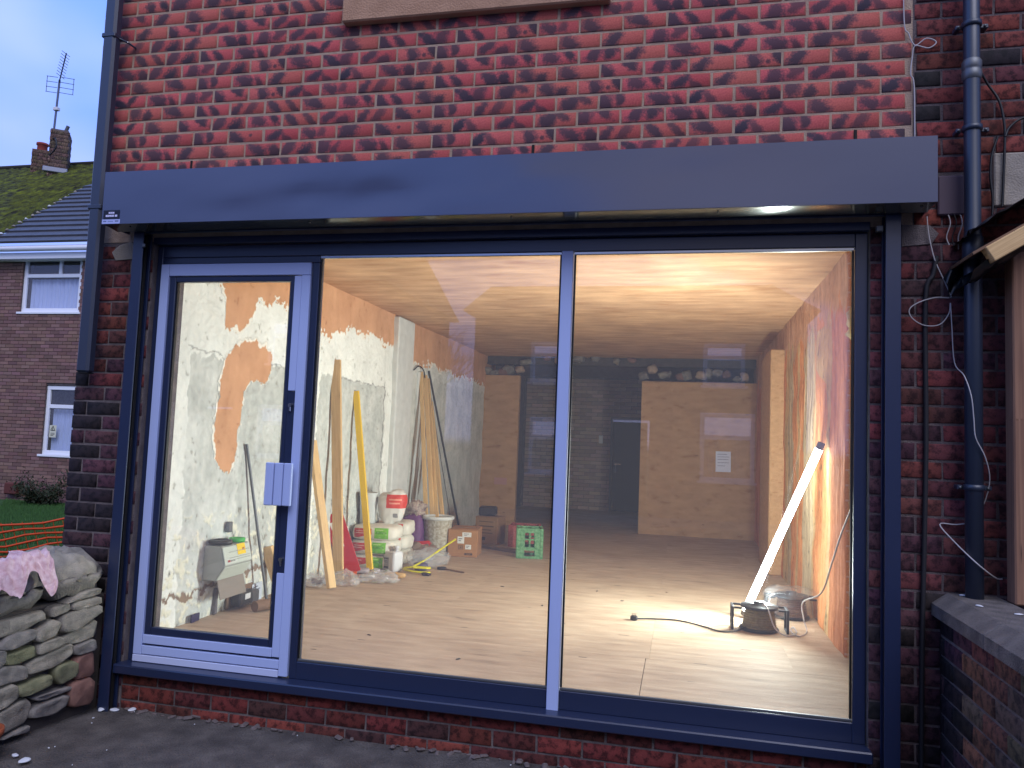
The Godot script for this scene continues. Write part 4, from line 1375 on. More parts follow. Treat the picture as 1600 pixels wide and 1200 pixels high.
	tag(put("black_cable", tube_mesh(curve_pts([Vector3(4.45, 3.372, 0.05), Vector3(4.50, 3.30, 0.02), Vector3(4.55, 3.21, 0.02), Vector3(4.57, 3.10, 0.02), Vector3(4.571, 3.007, 0.02), Vector3(4.56, 2.715, 0.018)]), 0.006, 6), M.cable_black), "black cable hanging from the drainpipe collar over the stone block", "cable")
	tag(put("black_cable", tube_mesh(curve_pts([Vector3(4.542, 3.042, 0.02), Vector3(4.517, 2.953, 0.02), Vector3(4.511, 2.852, 0.02), Vector3(4.52, 2.75, 0.02), Vector3(4.515, 2.64, 0.02)]), 0.006, 6), M.cable_black), "short black cable bowed along the left edge of the stone block", "cable")
	tag(put("black_cable", tube_mesh(curve_pts([Vector3(4.78, 3.15, 0.02), Vector3(4.651, 3.127, 0.02), Vector3(4.592, 3.085, 0.02), Vector3(4.572, 3.04, 0.024)]), 0.006, 6), M.cable_black), "black cable branching off sideways above the stone block", "cable")
	tag(put("thin_wire", tube_mesh(curve_pts([Vector3(4.148, 4.2, 0.01), Vector3(4.148, 3.655, 0.01), Vector3(4.169, 3.57, 0.01), Vector3(4.196, 3.509, 0.012), Vector3(4.243, 3.535, 0.02), Vector3(4.286, 3.514, 0.02), Vector3(4.253, 3.487, 0.02), Vector3(4.196, 3.505, 0.014), Vector3(4.185, 3.451, 0.01), Vector3(4.178, 3.369, 0.01), Vector3(4.193, 3.309, 0.01), Vector3(4.196, 2.99, 0.01)]), 0.003, 6), M.cable_white), "thin grey wire with a loop along the edge of the speckled brick", "wire")
	for k in 3:
		var x: float = [4.335, 4.36, 4.385][k]
		tag(put("wire_end", tube_mesh(curve_pts([Vector3(x, 2.69, 0.012), Vector3(x + 0.008, 2.64, 0.022), Vector3(x - 0.006, 2.58, 0.014), Vector3(x + 0.004 - k * 0.006, 2.54 - k * 0.01, 0.02)]), 0.0028, 6), [M.cable_white, M.cable_black, M.cable_white][k]), ["pale wire end sticking out under the lintel, nearest the shutter box", "black wire end sticking out under the lintel between two pale ones", "pale wire end sticking out under the lintel, nearest the drainpipe"][k], "wire")

# ------------------------------------------------------------------ garden walls
func stone_wall() -> void:
	var t := thing("stone_wall", "rough stone garden wall with big round cope stones meeting the pier", "wall", Vector3.ZERO)
	# local frame of its face: x runs towards the house, z out of the face
	var dirv := Vector3(0.14, 0, -1).normalized()
	var out := Vector3(1, 0, 0.14).normalized()
	var base := Basis(dirv, Vector3.UP, out)
	var origin := Vector3(0.07 - 0.055, 0, 0) # face at x + 0.14 z = 0.07, stones stand 55 mm proud of the core
	var core := begin()
	box(core, Vector3(-3.4, -0.1, -0.36), Vector3(-0.03, 0.62, 0.0), 0.01, Transform3D(base, origin))
	put("core", done(core), M.mortar_black, t)
	var sets := [
		[[0.706, 0.859], [0.658, 0.853], [0.554, 0.796], [0.412, 0.736], [0.355, 0.658], [0.349, 0.622], [0.492, 0.624], [0.682, 0.596]],
		[[0.488, 0.87], [0.347, 0.875], [0.2, 0.851], [0.122, 0.732], [0.116, 0.669], [0.225, 0.671], [0.347, 0.627], [0.362, 0.669], [0.401, 0.734]],
		[[0.224, 0.663], [0.116, 0.666], [0.119, 0.633], [0.279, 0.625], [0.329, 0.619]],
		[[0.709, 0.586], [0.442, 0.601], [0.425, 0.583], [0.438, 0.557], [0.579, 0.524], [0.702, 0.51]],
		[[0.394, 0.606], [0.301, 0.614], [0.294, 0.578], [0.39, 0.562]],
		[[0.284, 0.615], [0.111, 0.621], [0.108, 0.579], [0.245, 0.576], [0.28, 0.58]],
		[[0.34, 0.552], [0.192, 0.574], [0.107, 0.573], [0.103, 0.531], [0.236, 0.476], [0.31, 0.469], [0.334, 0.486]],
		[[0.475, 0.502], [0.394, 0.543], [0.354, 0.53], [0.355, 0.471], [0.455, 0.455], [0.475, 0.473]],
		[[0.662, 0.479], [0.603, 0.516], [0.482, 0.52], [0.479, 0.484], [0.597, 0.454], [0.66, 0.46]],
		[[0.313, 0.442], [0.182, 0.47], [0.119, 0.498], [0.11, 0.408], [0.229, 0.399], [0.31, 0.407]],
		[[0.452, 0.439], [0.327, 0.449], [0.317, 0.408], [0.453, 0.386]],
		[[0.624, 0.422], [0.481, 0.435], [0.461, 0.415], [0.464, 0.384], [0.559, 0.371], [0.615, 0.38], [0.625, 0.402]],
		[[0.7, 0.448], [0.634, 0.448], [0.623, 0.384], [0.692, 0.364]],
		[[0.491, 0.359], [0.272, 0.398], [0.245, 0.381], [0.248, 0.348], [0.338, 0.31], [0.491, 0.293]],
		[[0.238, 0.379], [0.12, 0.392], [0.115, 0.339], [0.227, 0.332]],
		[[0.343, 0.295], [0.227, 0.299], [0.221, 0.23], [0.304, 0.203], [0.339, 0.25]],
		[[0.222, 0.308], [0.118, 0.328], [0.109, 0.195], [0.225, 0.203]],
		[[0.653, 0.339], [0.63, 0.368], [0.5, 0.338], [0.498, 0.282], [0.557, 0.288], [0.654, 0.286]],
		[[0.537, 0.252], [0.383, 0.267], [0.359, 0.24], [0.372, 0.216], [0.516, 0.199], [0.537, 0.221]],
		[[0.682, 0.257], [0.555, 0.267], [0.538, 0.2], [0.586, 0.184], [0.674, 0.165]],
		[[0.463, 0.178], [0.245, 0.176], [0.243, 0.153], [0.42, 0.15]],
		[[0.239, 0.185], [0.115, 0.185], [0.108, 0.047], [0.235, 0.068], [0.248, 0.138]],
		[[0.672, 0.142], [0.491, 0.176], [0.472, 0.15], [0.465, 0.074], [0.662, 0.033]],
		[[0.458, 0.125], [0.26, 0.136], [0.249, 0.083], [0.352, 0.066], [0.459, 0.073]],
		[[0.614, 0.021], [0.534, 0.035], [0.468, 0.044], [0.476, 0.016], [0.566, 0.025]]]
	var mats := [M.rubble_b, M.rubble_a, M.rubble_a, M.rubble_a, M.rubble_a, M.rubble_a, M.rubble_a, M.rubble_a, M.rubble_b, M.rubble_a, M.rubble_a, M.rubble_c, M.rubble_b, M.rubble_a, M.rubble_b, M.rubble_c, M.rubble_d, M.rubble_b, M.rubble_c, M.rubble_a, M.rubble_b, M.rubble_d, M.rubble_a, M.rubble_b, M.rubble_b]
	for i in sets.size():
		var pts: Array = []
		for q in sets[i]:
			pts.append(Vector2(-q[0] * 1.0098, q[1]))
		# round the corners
		for pass_ in 1:
			var nx: Array = []
			for k in pts.size():
				var a: Vector2 = pts[k]
				var b: Vector2 = pts[(k + 1) % pts.size()]
				nx.append(a.lerp(b, 0.17)); nx.append(a.lerp(b, 0.83))
			pts = nx
		var cen := Vector2.ZERO
		for q in pts:
			cen += q
		cen /= pts.size()
		for k in pts.size():
			pts[k] = pts[k] + (pts[k] - cen).normalized() * 0.010
		var deep := 0.055 + rng.randf_range(-0.012, 0.012)
		if i < 2:
			continue
		put("stone", slab_from(PackedVector2Array(pts), deep + 0.02, 0.008, 0.022, i + 3), mats[i], t, Transform3D(base, origin - out * 0.02))
	# big cope stones lying across the wall
	var cope := func(z0: float, z1: float, top: float, low: float, m: Material, sd: int) -> void:
		var mesh := lump(Vector3(z1 - z0, top - low, 0.46), 3.4, 0.022, sd, 30, 18, func(p: Vector3) -> Vector3:
			if p.y > (top - low) * 0.5: p.y += 0.0 - absf(p.z) * 0.22
			return p)
		put("cope_stone", mesh, m, t, Transform3D(base, origin + dirv * (-(z0 + z1) * 0.5) + out * -0.17 + Vector3(0, low, 0)))
	cope.call(0.37, 1.02, 0.855, 0.60, M.rubble_b, 4)
	cope.call(0.06, 0.44, 0.885, 0.625, M.rubble_a, 9)
	cope.call(1.04, 1.6, 0.87, 0.60, M.rubble_a, 14)
	cope.call(1.62, 2.2, 0.86, 0.60, M.rubble_b, 19)
	# stones of the wall nearer the pavement
	for r in 8:
		var x := 0.72 + 0.06 * (r % 3)
		while x < 2.9:
			var w := rng.randf_range(0.12, 0.26)
			var y := 0.01 + r * 0.074
			put("stone", lump(Vector3(w - 0.012, 0.068, 0.12), 4.0, 0.008, int(x * 100) + r, 16, 10), [M.rubble_a, M.rubble_b, M.rubble_c, M.rubble_b][rng.randi() % 4], t, Transform3D(base, origin + dirv * -(x + w * 0.5) + Vector3(0, y, 0)))
			x += w
	# rag thrown over the cope
	var cl := begin()
	cl.set_smooth_group(1)
	var fn := FastNoiseLite.new()
	fn.seed = 3
	fn.frequency = 9.0
	# a long cloth laid along the top, one end hanging over the face
	var nu := 44
	var nv := 22
	var pos := func(a: float, b: float) -> Vector3:
		# a runs along the wall away from the pier, b across it and over the edge
		var along_ := 0.43 + a * 0.36
		var wdt := 0.5 + 0.5 * sin(a * 9.0 + 0.6) * 0.35 - absf(a - 0.35) * 0.25
		var s := -0.09 + b * (0.16 + 0.12 * maxf(0, wdt)) + 0.04 * sin(a * 14.0)
		var fold := fn.get_noise_2d(a * 0.6, b * 0.35) * 0.03 + 0.006 * sin(a * 30.0 + b * 7.0)
		var edge := 0.005
		var h := 0.90 - 0.05 * a * a + 0.02
		var o := s
		if s > edge:
			h -= (s - edge) * 1.15
			o = edge + 0.03 * sin((s - edge) * 9.0) + (s - edge) * 0.35
		var tw := exp(-pow((a - 0.42) * 9.0, 2.0)) * 0.5
		h += fold * (1.0 - tw) + tw * 0.035
		return origin + dirv * -along_ + out * (o + 0.035 + maxf(0.0, fold) * 0.5) + Vector3(0, h - 0.02, 0)
	for i in nu:
		for j in nv:
			var a0 := float(i) / nu
			var a1 := float(i + 1) / nu
			var b0 := float(j) / nv
			var b1 := float(j + 1) / nv
			quad(cl, pos.call(a1, b1), pos.call(a0, b1), pos.call(a0, b0), pos.call(a1, b0))
	var ragm := mottled(Color(0.66, 0.50, 0.52), Color(0.86, 0.78, 0.80), 4.0, 0.95, 1.0, 141, 1.6)
	tag(put("rag", done(cl), ragm), "crumpled pinkish rag draped over the cope of the stone wall", "rag")

func garden_wall() -> void:
	var t := thing("brick_garden_wall", "low weathered brick garden wall with grey stone coping beside the drainpipe", "wall", Vector3.ZERO)
	var core := put("core", box_mesh(Vector3(4.305, -0.1, 0.003), Vector3(4.56, 0.86, 3.2), 0.0), M.mortar_old, t)
	var pick := func(u: float, _y: float) -> Material:
		var q := rng.randf()
		if u < 0.35:
			return M.old_dark if q < 0.7 else M.old_plum
		return M.garden_red if q < 0.55 else (M.garden_grey if q < 0.85 else M.old_brown)
	lay(core, Vector3(4.297, 0, 0), Basis(Vector3.BACK, Vector3.UP, Vector3.LEFT), 0.01, 2.6, 0.02, 0.0838, 10, 0.06, pick)
	var z := 0.006
	for ln in [0.62, 0.9, 0.85, 0.8]:
		var prof := PackedVector2Array([Vector2(-0.165, 0.0), Vector2(0.165, 0.0), Vector2(0.165, 0.045), Vector2(0.10, 0.10), Vector2(-0.10, 0.10), Vector2(-0.165, 0.052)])
		put("coping_stone", slab_from(prof, ln - 0.008, 0.006), M.copingstone, t, Transform3D(Basis.IDENTITY, Vector3(4.43, 0.862, z)))
		z += ln
	for k in 4:
		put("plaster_splash", lump(Vector3(0.035, 0.006, 0.02), 2.2, 0.004, k + 2, 10, 6), M.white_plastic, t, Transform3D(Basis(Vector3.UP, k * 1.1), Vector3([4.38, 4.41, 4.36, 4.46][k], 0.962, [0.05, 0.10, 0.3, 0.42][k])))

func porch() -> void:
	var t := thing("porch_canopy", "timber porch canopy with black roofing felt next to the drainpipe", "canopy", Vector3(4.5, 0.96, 0.1))
	put("post", box_mesh(Vector3(0.034, 0.0, 0.0), Vector3(0.24, 1.56, 0.09), 0.006), streaky(Color(0.44, 0.31, 0.24), Color(0.60, 0.45, 0.35), -9.0, 0.06, 0.8, Vector3(4, 0.6, 1), 76, 4), t)
	var st := begin()
	box(st, Vector3(-0.035, 0.0, -0.03), Vector3(0.035, 1.1, 0.03), 0.003, along(Vector3(-0.10, 1.46, 0.20), Vector3(0.75, 1.98, 0.20)))
	put("rafter", done(st), M.wood, t)
	st = begin()
	box(st, Vector3(-0.012, 0.0, -0.28), Vector3(0.0, 1.1, 0.02), 0.001, along(Vector3(-0.16, 1.46, 0.20), Vector3(0.69, 1.98, 0.20)))
	put("deck_board", done(st), M.wood_old, t)
	# felt: folded over the edge in loose sagging sheets
	var fn := FastNoiseLite.new()
	fn.seed = 12
	fn.frequency = 3.0
	for layer in 2:
		var f := begin()
		f.set_smooth_group(1)
		var pos := func(a: float, b: float) -> Vector3:
			var x := -0.15 + a * 0.9
			var y := 1.53 + a * 0.50 + (0.045 if layer == 0 else -0.10)
			var z := -0.12 + b * 0.345
			y += fn.get_noise_2d(a * 2.0 + layer * 5.0, b * 2.0) * 0.03 + 0.03 * sin(minf(a * 5.0, PI))
			if layer == 1:
				y -= 0.05 * sin(b * PI) + 0.03 * (1.0 - a)
				z = 0.02 + b * 0.17
			return Vector3(x, y, z)
		for i in 24:
			for j in 14:
				quad(f, pos.call(i / 24.0, (j + 1) / 14.0), pos.call((i + 1) / 24.0, (j + 1) / 14.0), pos.call((i + 1) / 24.0, j / 14.0), pos.call(i / 24.0, j / 14.0))
		put("felt", done(f), M.black_plastic, t)
	# the torn corner of felt hanging on the wall side of the pipe
	var g := begin()
	g.set_smooth_group(1)
	var gp := func(a: float, b: float) -> Vector3:
		return Vector3(-0.19 + a * 0.10 + b * 0.03, 1.42 + a * 0.13 - b * 0.09 + 0.012 * sin(a * 9.0), -0.075 + 0.02 * sin(b * 5.0 + a * 3.0) + 0.015 * b)
	for i in 10:
		for j in 8:
			quad(g, gp.call(i / 10.0, (j + 1) / 8.0), gp.call((i + 1) / 10.0, (j + 1) / 8.0), gp.call((i + 1) / 10.0, j / 8.0), gp.call(i / 10.0, j / 8.0))
	put("felt_corner", done(g), M.black_plastic, t)

# ------------------------------------------------------------------ house next door
func neighbour_house() -> void:
	var h := thing("brick_house", "brown brick house with white windows and a mossy tiled roof beyond the lawn", "house", Vector3(0, -0.12, -10))
	var wins := [[-11.0, -9.50, 3.95, 5.20], [-10.15, -9.20, 0.90, 2.38], [-13.6, -12.2, 3.95, 5.20], [-13.6, -12.0, 0.9, 2.38]]
	var st := begin()
	pierced(st, 9.0, 5.34, 0.25, [[4.0, 4.07, 5.5, 5.32], [4.85, 1.02, 5.8, 2.5]], Transform3D(Basis.IDENTITY, Vector3(-15.0, 0.0, -0.28)))
	box(st, Vector3(-15, 0, -6), Vector3(-14.75, 5.34, -0.29), 0.0)
	box(st, Vector3(-6.25, 0, -6), Vector3(-6.0, 5.34, -0.29), 0.0)
	box(st, Vector3(-14.7, 0, -6), Vector3(-6.3, 5.34, -5.75), 0.0)
	var wall := put("wall", done(st), M.mortar_old, h)
	var bw := put("brickwork", lay_far(-12.4, -6.0, 0.0, 5.34, [[-11.0, -9.5, 4.07, 5.32], [-10.15, -9.2, 1.02, 2.5]], Color(0.20, 0.115, 0.10), 5), M.far_brick, wall, Transform3D(Basis.IDENTITY, Vector3(0, 0, -0.005)))
	bw.set_meta("kind", "stuff")
	var net := plain(Color(0.66, 0.72, 0.86), 0.95)
	var upvc := plain(Color(0.90, 0.91, 0.94), 0.3)
	casement(h, Transform3D(Basis.IDENTITY, Vector3(-11.0, 4.08, -0.10)), 1.5, 1.24, [0.92], 0.80, upvc, M.glass, net)
	casement(h, Transform3D(Basis.IDENTITY, Vector3(-10.15, 1.03, -0.10)), 0.95, 1.46, [], 1.02, upvc, M.glass, net)
	var sign_ := print_material(48, 72, Color(0.80, 0.80, 0.72), [[10, 46, 28, 3, Color(0.2, 0.2, 0.2)], [10, 53, 28, 3, Color(0.2, 0.2, 0.2)], [10, 60, 20, 3, Color(0.2, 0.2, 0.2)]])
	var cd := put("window_card", card(0.17, 0.26, 0.002), sign_, h, Transform3D(Basis.IDENTITY, Vector3(-9.95, 1.52, -0.08)))
	st = begin()
	for k in 3:
		var a0 := Vector3(sin(k * TAU / 3) * 0.062, cos(k * TAU / 3) * 0.062 + 0.05, 0.003)
		var a1 := Vector3(sin((k + 1) * TAU / 3) * 0.062, cos((k + 1) * TAU / 3) * 0.062 + 0.05, 0.003)
		tube(st, [a0, a1], 0.006, 5)
	tube(st, [Vector3(0, 0.075, 0.003), Vector3(-0.012, 0.03, 0.003), Vector3(0.02, 0.025, 0.003)], 0.006, 5)
	put("warning_triangle", done(st), M.black, cd)
	# balanced flue cover near the ground
	put("flue_cover", box_mesh(Vector3(-10.86, 0.16, 0.0), Vector3(-10.52, 0.40, 0.14), 0.02), plain(Color(0.34, 0.16, 0.14), 0.8), h)
	# white gutter and fascia
	put("fascia", box_mesh(Vector3(-15.1, 5.19, 0.18), Vector3(-5.9, 5.33, 0.22), 0.008), upvc, h)
	put("soffit", box_mesh(Vector3(-15.1, 5.18, 0.005), Vector3(-5.9, 5.19, 0.18), 0.001), upvc, h)
	put("gutter", tube_mesh([Vector3(-15.1, 5.40, 0.29), Vector3(-5.9, 5.40, 0.29)], 0.065, 12), upvc, h)
	# dark newer tiles: courses of a slope rising back at 35 degrees, cut along the valley
	var slope := tan(deg_to_rad(35.0))
	var roof := Node3D.new()
	roof.name = "roof"
	h.add_child(roof)
	var slate := mottled(Color(0.24, 0.245, 0.27), Color(0.33, 0.33, 0.36), 0.7, 0.6, 2.0, 161)
	for c in 13:
		var z0 := 0.35 - c * 0.29
		var z1 := z0 - 0.33
		var y0 := 5.44 + (0.35 - z0) * slope
		var y1 := 5.44 + (0.35 - z1) * slope
		var s := begin()
		var xl := -11.62 - (0.35 - z0) * 0.253
		var x := -6.0
		while x > xl:
			var xa := maxf(x - 0.32, xl)
			box(s, Vector3(xa + 0.002, 0, 0), Vector3(x - 0.002, 0.05, 0.40), 0.003, Transform3D(Basis(Vector3.RIGHT, Vector3(0, cos(0.49), sin(0.49)), Vector3(0, -sin(0.49), cos(0.49))), Vector3(0, y1 + 0.012, z1)))
			x -= 0.32
		put("tile_course", done(s), slate, roof)
	# mossy main roof: from the valley up to the ridge
	var A := Vector3(-11.60, 5.52, 0.30)
	var B := Vector3(-12.55, 7.86, -3.2)
	var C := Vector3(-18.2, 9.66, -5.9)
	var D := Vector3(-13.6, 9.70, -5.9)
	var E_ := Vector3(-17.2, 5.52, 0.30)
	var moss := begin()
	moss.set_smooth_group(1)
	var fn := FastNoiseLite.new()
	fn.seed = 18
	fn.frequency = 2.2
	var rows := 30
	var cols := 70
	var P := func(a: float, b: float) -> Vector3:
		# b: 0 at the valley and eaves, 1 at the ridge; a: 0 left, 1 right
		var low: Vector3
		if a < 0.5:
			low = E_.lerp(A, a / 0.5)
		else:
			low = A.lerp(B, (a - 0.5) / 0.5)
		var hi := (C + Vector3(-2.5, 0, 0)).lerp(D, a)
		var p := low.lerp(hi, b)
		var saw := fposmod(b * rows, 1.0)
		p.y += 0.035 * (1.0 - saw) + fn.get_noise_2d(p.x * 3.0, p.z * 3.0) * 0.05 + 0.02 * absf(sin(p.x * 9.0))
		return p
	for r in rows:
		for c in cols:
			var b0 := (r + 0.001) / rows
			var b1 := (r + 0.999) / rows
			var bn := (r + 1.001) / rows
			var a0 := float(c) / cols
			var a1 := float(c + 1) / cols
			quad(moss, P.call(a0, b0), P.call(a1, b0), P.call(a1, b1), P.call(a0, b1))
			if r < rows - 1:
				quad(moss, P.call(a0, b1), P.call(a1, b1), P.call(a1, bn), P.call(a0, bn))
	var mossy := put("mossy_tiles", done(moss), mottled(Color(0.12, 0.12, 0.08), Color(0.42, 0.46, 0.10), 0.55, 0.95, 8.0, 163, 2.4), roof)
	mossy.set_meta("kind", "stuff")
	put("ridge", tube_mesh([C + Vector3(-2.5, 0.02, 0), D + Vector3(0.3, 0.02, 0), D + Vector3(4.0, -0.3, 0)], 0.09, 8), plain(Color(0.16, 0.15, 0.11), 0.95), roof)
	put("underlay", box_mesh(Vector3(-15, 5.34, -5.9), Vector3(-6, 5.36, 0.0), 0.0), M.wood_old, roof)
	# mortar pieces along the valley
	for k in 16:
		var q := A.lerp(B, (k + 0.5) / 16.0)
		put("mortar_piece", lump(Vector3(0.10, 0.05, 0.07), 2.5, 0.02, k, 8, 6), M.white_paint if k % 4 == 1 else M.greystone, roof, Transform3D(Basis(Vector3.UP, k), q + Vector3(0.03, 0.06, 0.05)))
	# chimneys
	var brick2 := brick_material(make_brick_atlas(false, 22), Color(0.62, 0.50, 0.44))
	var chim := func(at: Vector3, size: Vector3, pot: bool) -> void:
		var cs := put("chimney", box_mesh(Vector3(-size.x, -0.8, -size.z) * 0.5 + Vector3(0.012, 0, 0.012), Vector3(size.x * 0.5 - 0.012, size.y, size.z * 0.5 - 0.012), 0.0), M.mortar_old, roof, Transform3D(Basis(Vector3.UP, 0.62), at))
		var n := int(size.y / 0.11) + 5
		for r in n:
			for s in 4:
				var ang := s * PI / 2
				var wid: float = size.x if s % 2 == 0 else size.z
				var dep: float = size.z if s % 2 == 0 else size.x
				var cnt := 3
				for c in cnt:
					var off := (c + 0.5) / cnt - 0.5 + (0.0 if r % 2 == 0 else 0.08)
					var bm := MeshInstance3D.new()
					bm.name = "brick"
					bm.mesh = brick_mesh(0.215, 0.073, rng.randi() % 32)
					bm.material_override = brick2
					bm.transform = Transform3D(Basis(Vector3.UP, ang), Vector3(0, -0.5 + r * 0.11, 0) + Basis(Vector3.UP, ang) * Vector3(off * wid * 0.96, 0.05, dep * 0.5))
					bm.scale = Vector3(wid / cnt / 0.225, 1.35, 1)
					cs.add_child(bm, true)
		if pot:
			put("pot", lathe_mesh([[0.15, size.y], [0.14, size.y + 0.22], [0.17, size.y + 0.24], [0.17, size.y + 0.30], [0.12, size.y + 0.31]], 16), plain(Color(0.55, 0.24, 0.20), 0.8), cs)
	chim.call(Vector3(-15.35, 9.35, -5.2), Vector3(0.48, 1.08, 0.66), false)
	chim.call(Vector3(-16.4, 9.35, -5.6), Vector3(0.45, 0.66, 0.45), true)
	put("lead_flashing", box_mesh(Vector3(-0.30, -0.1, 0.3), Vector3(0.34, 0.05, 0.50), 0.02), plain(Color(0.55, 0.57, 0.62), 0.4, 0.3), roof, Transform3D(Basis(Vector3.UP, 0.62), Vector3(-15.45, 9.2, -5.25)))
	# cowl on the chimney
	put("cowl", tube_mesh([Vector3(-15.25, 10.38, -5.2), Vector3(-15.13, 10.64, -5.2)], 0.05, 8), M.dull_steel, roof)
	# television aerial
	var base := Vector3(-15.36, 9.95, -14.95)
	var t := thing("tv_aerial", "tall television aerial on a thin mast fixed to the house chimney", "aerial", base)
	var alu := plain(Color(0.36, 0.38, 0.45), 0.4, 0.6)
	put("mast", tube_mesh([Vector3(-0.05, -0.35, 0), Vector3(0.02, 1.9, 0)], 0.03, 8), alu, t)
	put("clamp", box_mesh(Vector3(-0.08, 0.95, -0.06), Vector3(0.08, 1.05, 0.06), 0.01), M.white_plastic, t)
	st = begin()
	var p0 := Vector3(0.0, 1.78, 0.0)
	var p1 := Vector3(0.52, 2.52, 0.35)
	tube(st, [p0, p1], 0.018, 6)
	put("boom", done(st), alu, t)
	for k in 9:
		var q := p0.lerp(p1, 0.25 + k * 0.09)
		put("director", tube_mesh([q + Vector3(-0.13, 0.10, 0.03), q, q + Vector3(0.11, -0.08, -0.03)], 0.009, 5), alu, t)
	for s in [-1.0, 1.0]:
		st = begin()
		for k in 4:
			var y := 1.45 + k * 0.16
			tube(st, [Vector3(0.05 * s, y + 0.06, 0), Vector3(0.50 * s, y + (0.16 if s < 0 else -0.02), -0.05)], 0.009, 5)
		tube(st, [Vector3(0.48 * s, 1.45 + (0.15 if s < 0 else -0.02), -0.05), Vector3(0.48 * s, 1.95 + (0.15 if s < 0 else -0.02), -0.05)], 0.009, 5)
		put("reflector", done(st), alu, t)
	put("mount_ring", tube_mesh(curve_pts([Vector3(-0.02, 0.05, 0.05), Vector3(0.25, 0.0, 0.2), Vector3(0.32, -0.25, 0.22), Vector3(0.15, -0.45, 0.2), Vector3(-0.04, -0.42, 0.1)]), 0.022, 6), M.cable_black, t)
	# shrub by the wall
	var sh := thing("shrub", "dark untidy shrub against the brick house wall", "shrub", Vector3(-9.4, -0.1, -9.4))
	var lf := begin()
	lf.set_smooth_group(-1)
	var stems := begin()
	for k in 26:
		var d := Vector3(rng.randf_range(-1, 1), rng.randf_range(0.35, 1.0), rng.randf_range(-0.6, 0.8)).normalized()
		var ln := rng.randf_range(0.35, 0.75)
		tube(stems, [Vector3.ZERO, d * ln * 0.6, d * ln + Vector3(0, -0.06, 0)], 0.012, 5, 0.004)
		for q in 90:
			var c := d * ln * rng.randf_range(0.3, 1.05) + Vector3(rng.randf_range(-0.1, 0.1), rng.randf_range(-0.1, 0.1), rng.randf_range(-0.1, 0.1))
			var u := Vector3(rng.randf_range(-1, 1), rng.randf_range(-1, 1), rng.randf_range(-1, 1)).normalized() * 0.035
			var v := u.cross(Vector3(rng.randf_range(-1, 1), 1, rng.randf_range(-1, 1))).normalized() * 0.014
			quad(lf, c - u, c + v, c + u, c - v)
	put("stems", done(stems), M.wood_old, sh)
	put("leaves", done(lf), plain(Color(0.17, 0.21, 0.13), 0.8), sh)
	# orange plastic netting lying slack over the grass
	var nt := thing("safety_net", "strip of orange plastic safety netting sagging across the lawn", "netting", Vector3(-4.6, -0.08, -4.2))
	var om := plain(Color(0.80, 0.27, 0.08), 0.6)
	var dn := Vector3(0.52, 0, -0.85).normalized()
	for k in 6:
		var pts: Array = []
		for i in 26:
			var s := -2.2 + i * 0.22
			pts.append(dn * s + Vector3(0.0, 0.05 + k * 0.075 + 0.02 * sin(i * 1.7 + k) + 0.04 * sin(i * 0.6), k * 0.03))
		put("strand", tube_mesh(pts, 0.014, 5), om, nt)
	st = begin()
	for i in 50:
		var s := -2.2 + i * 0.11
		tube(st, [dn * s + Vector3(0, 0.05, 0), dn * s + Vector3(0.0, 0.44, 0.15)], 0.006, 4)
	put("cross_strands", done(st), om, nt)

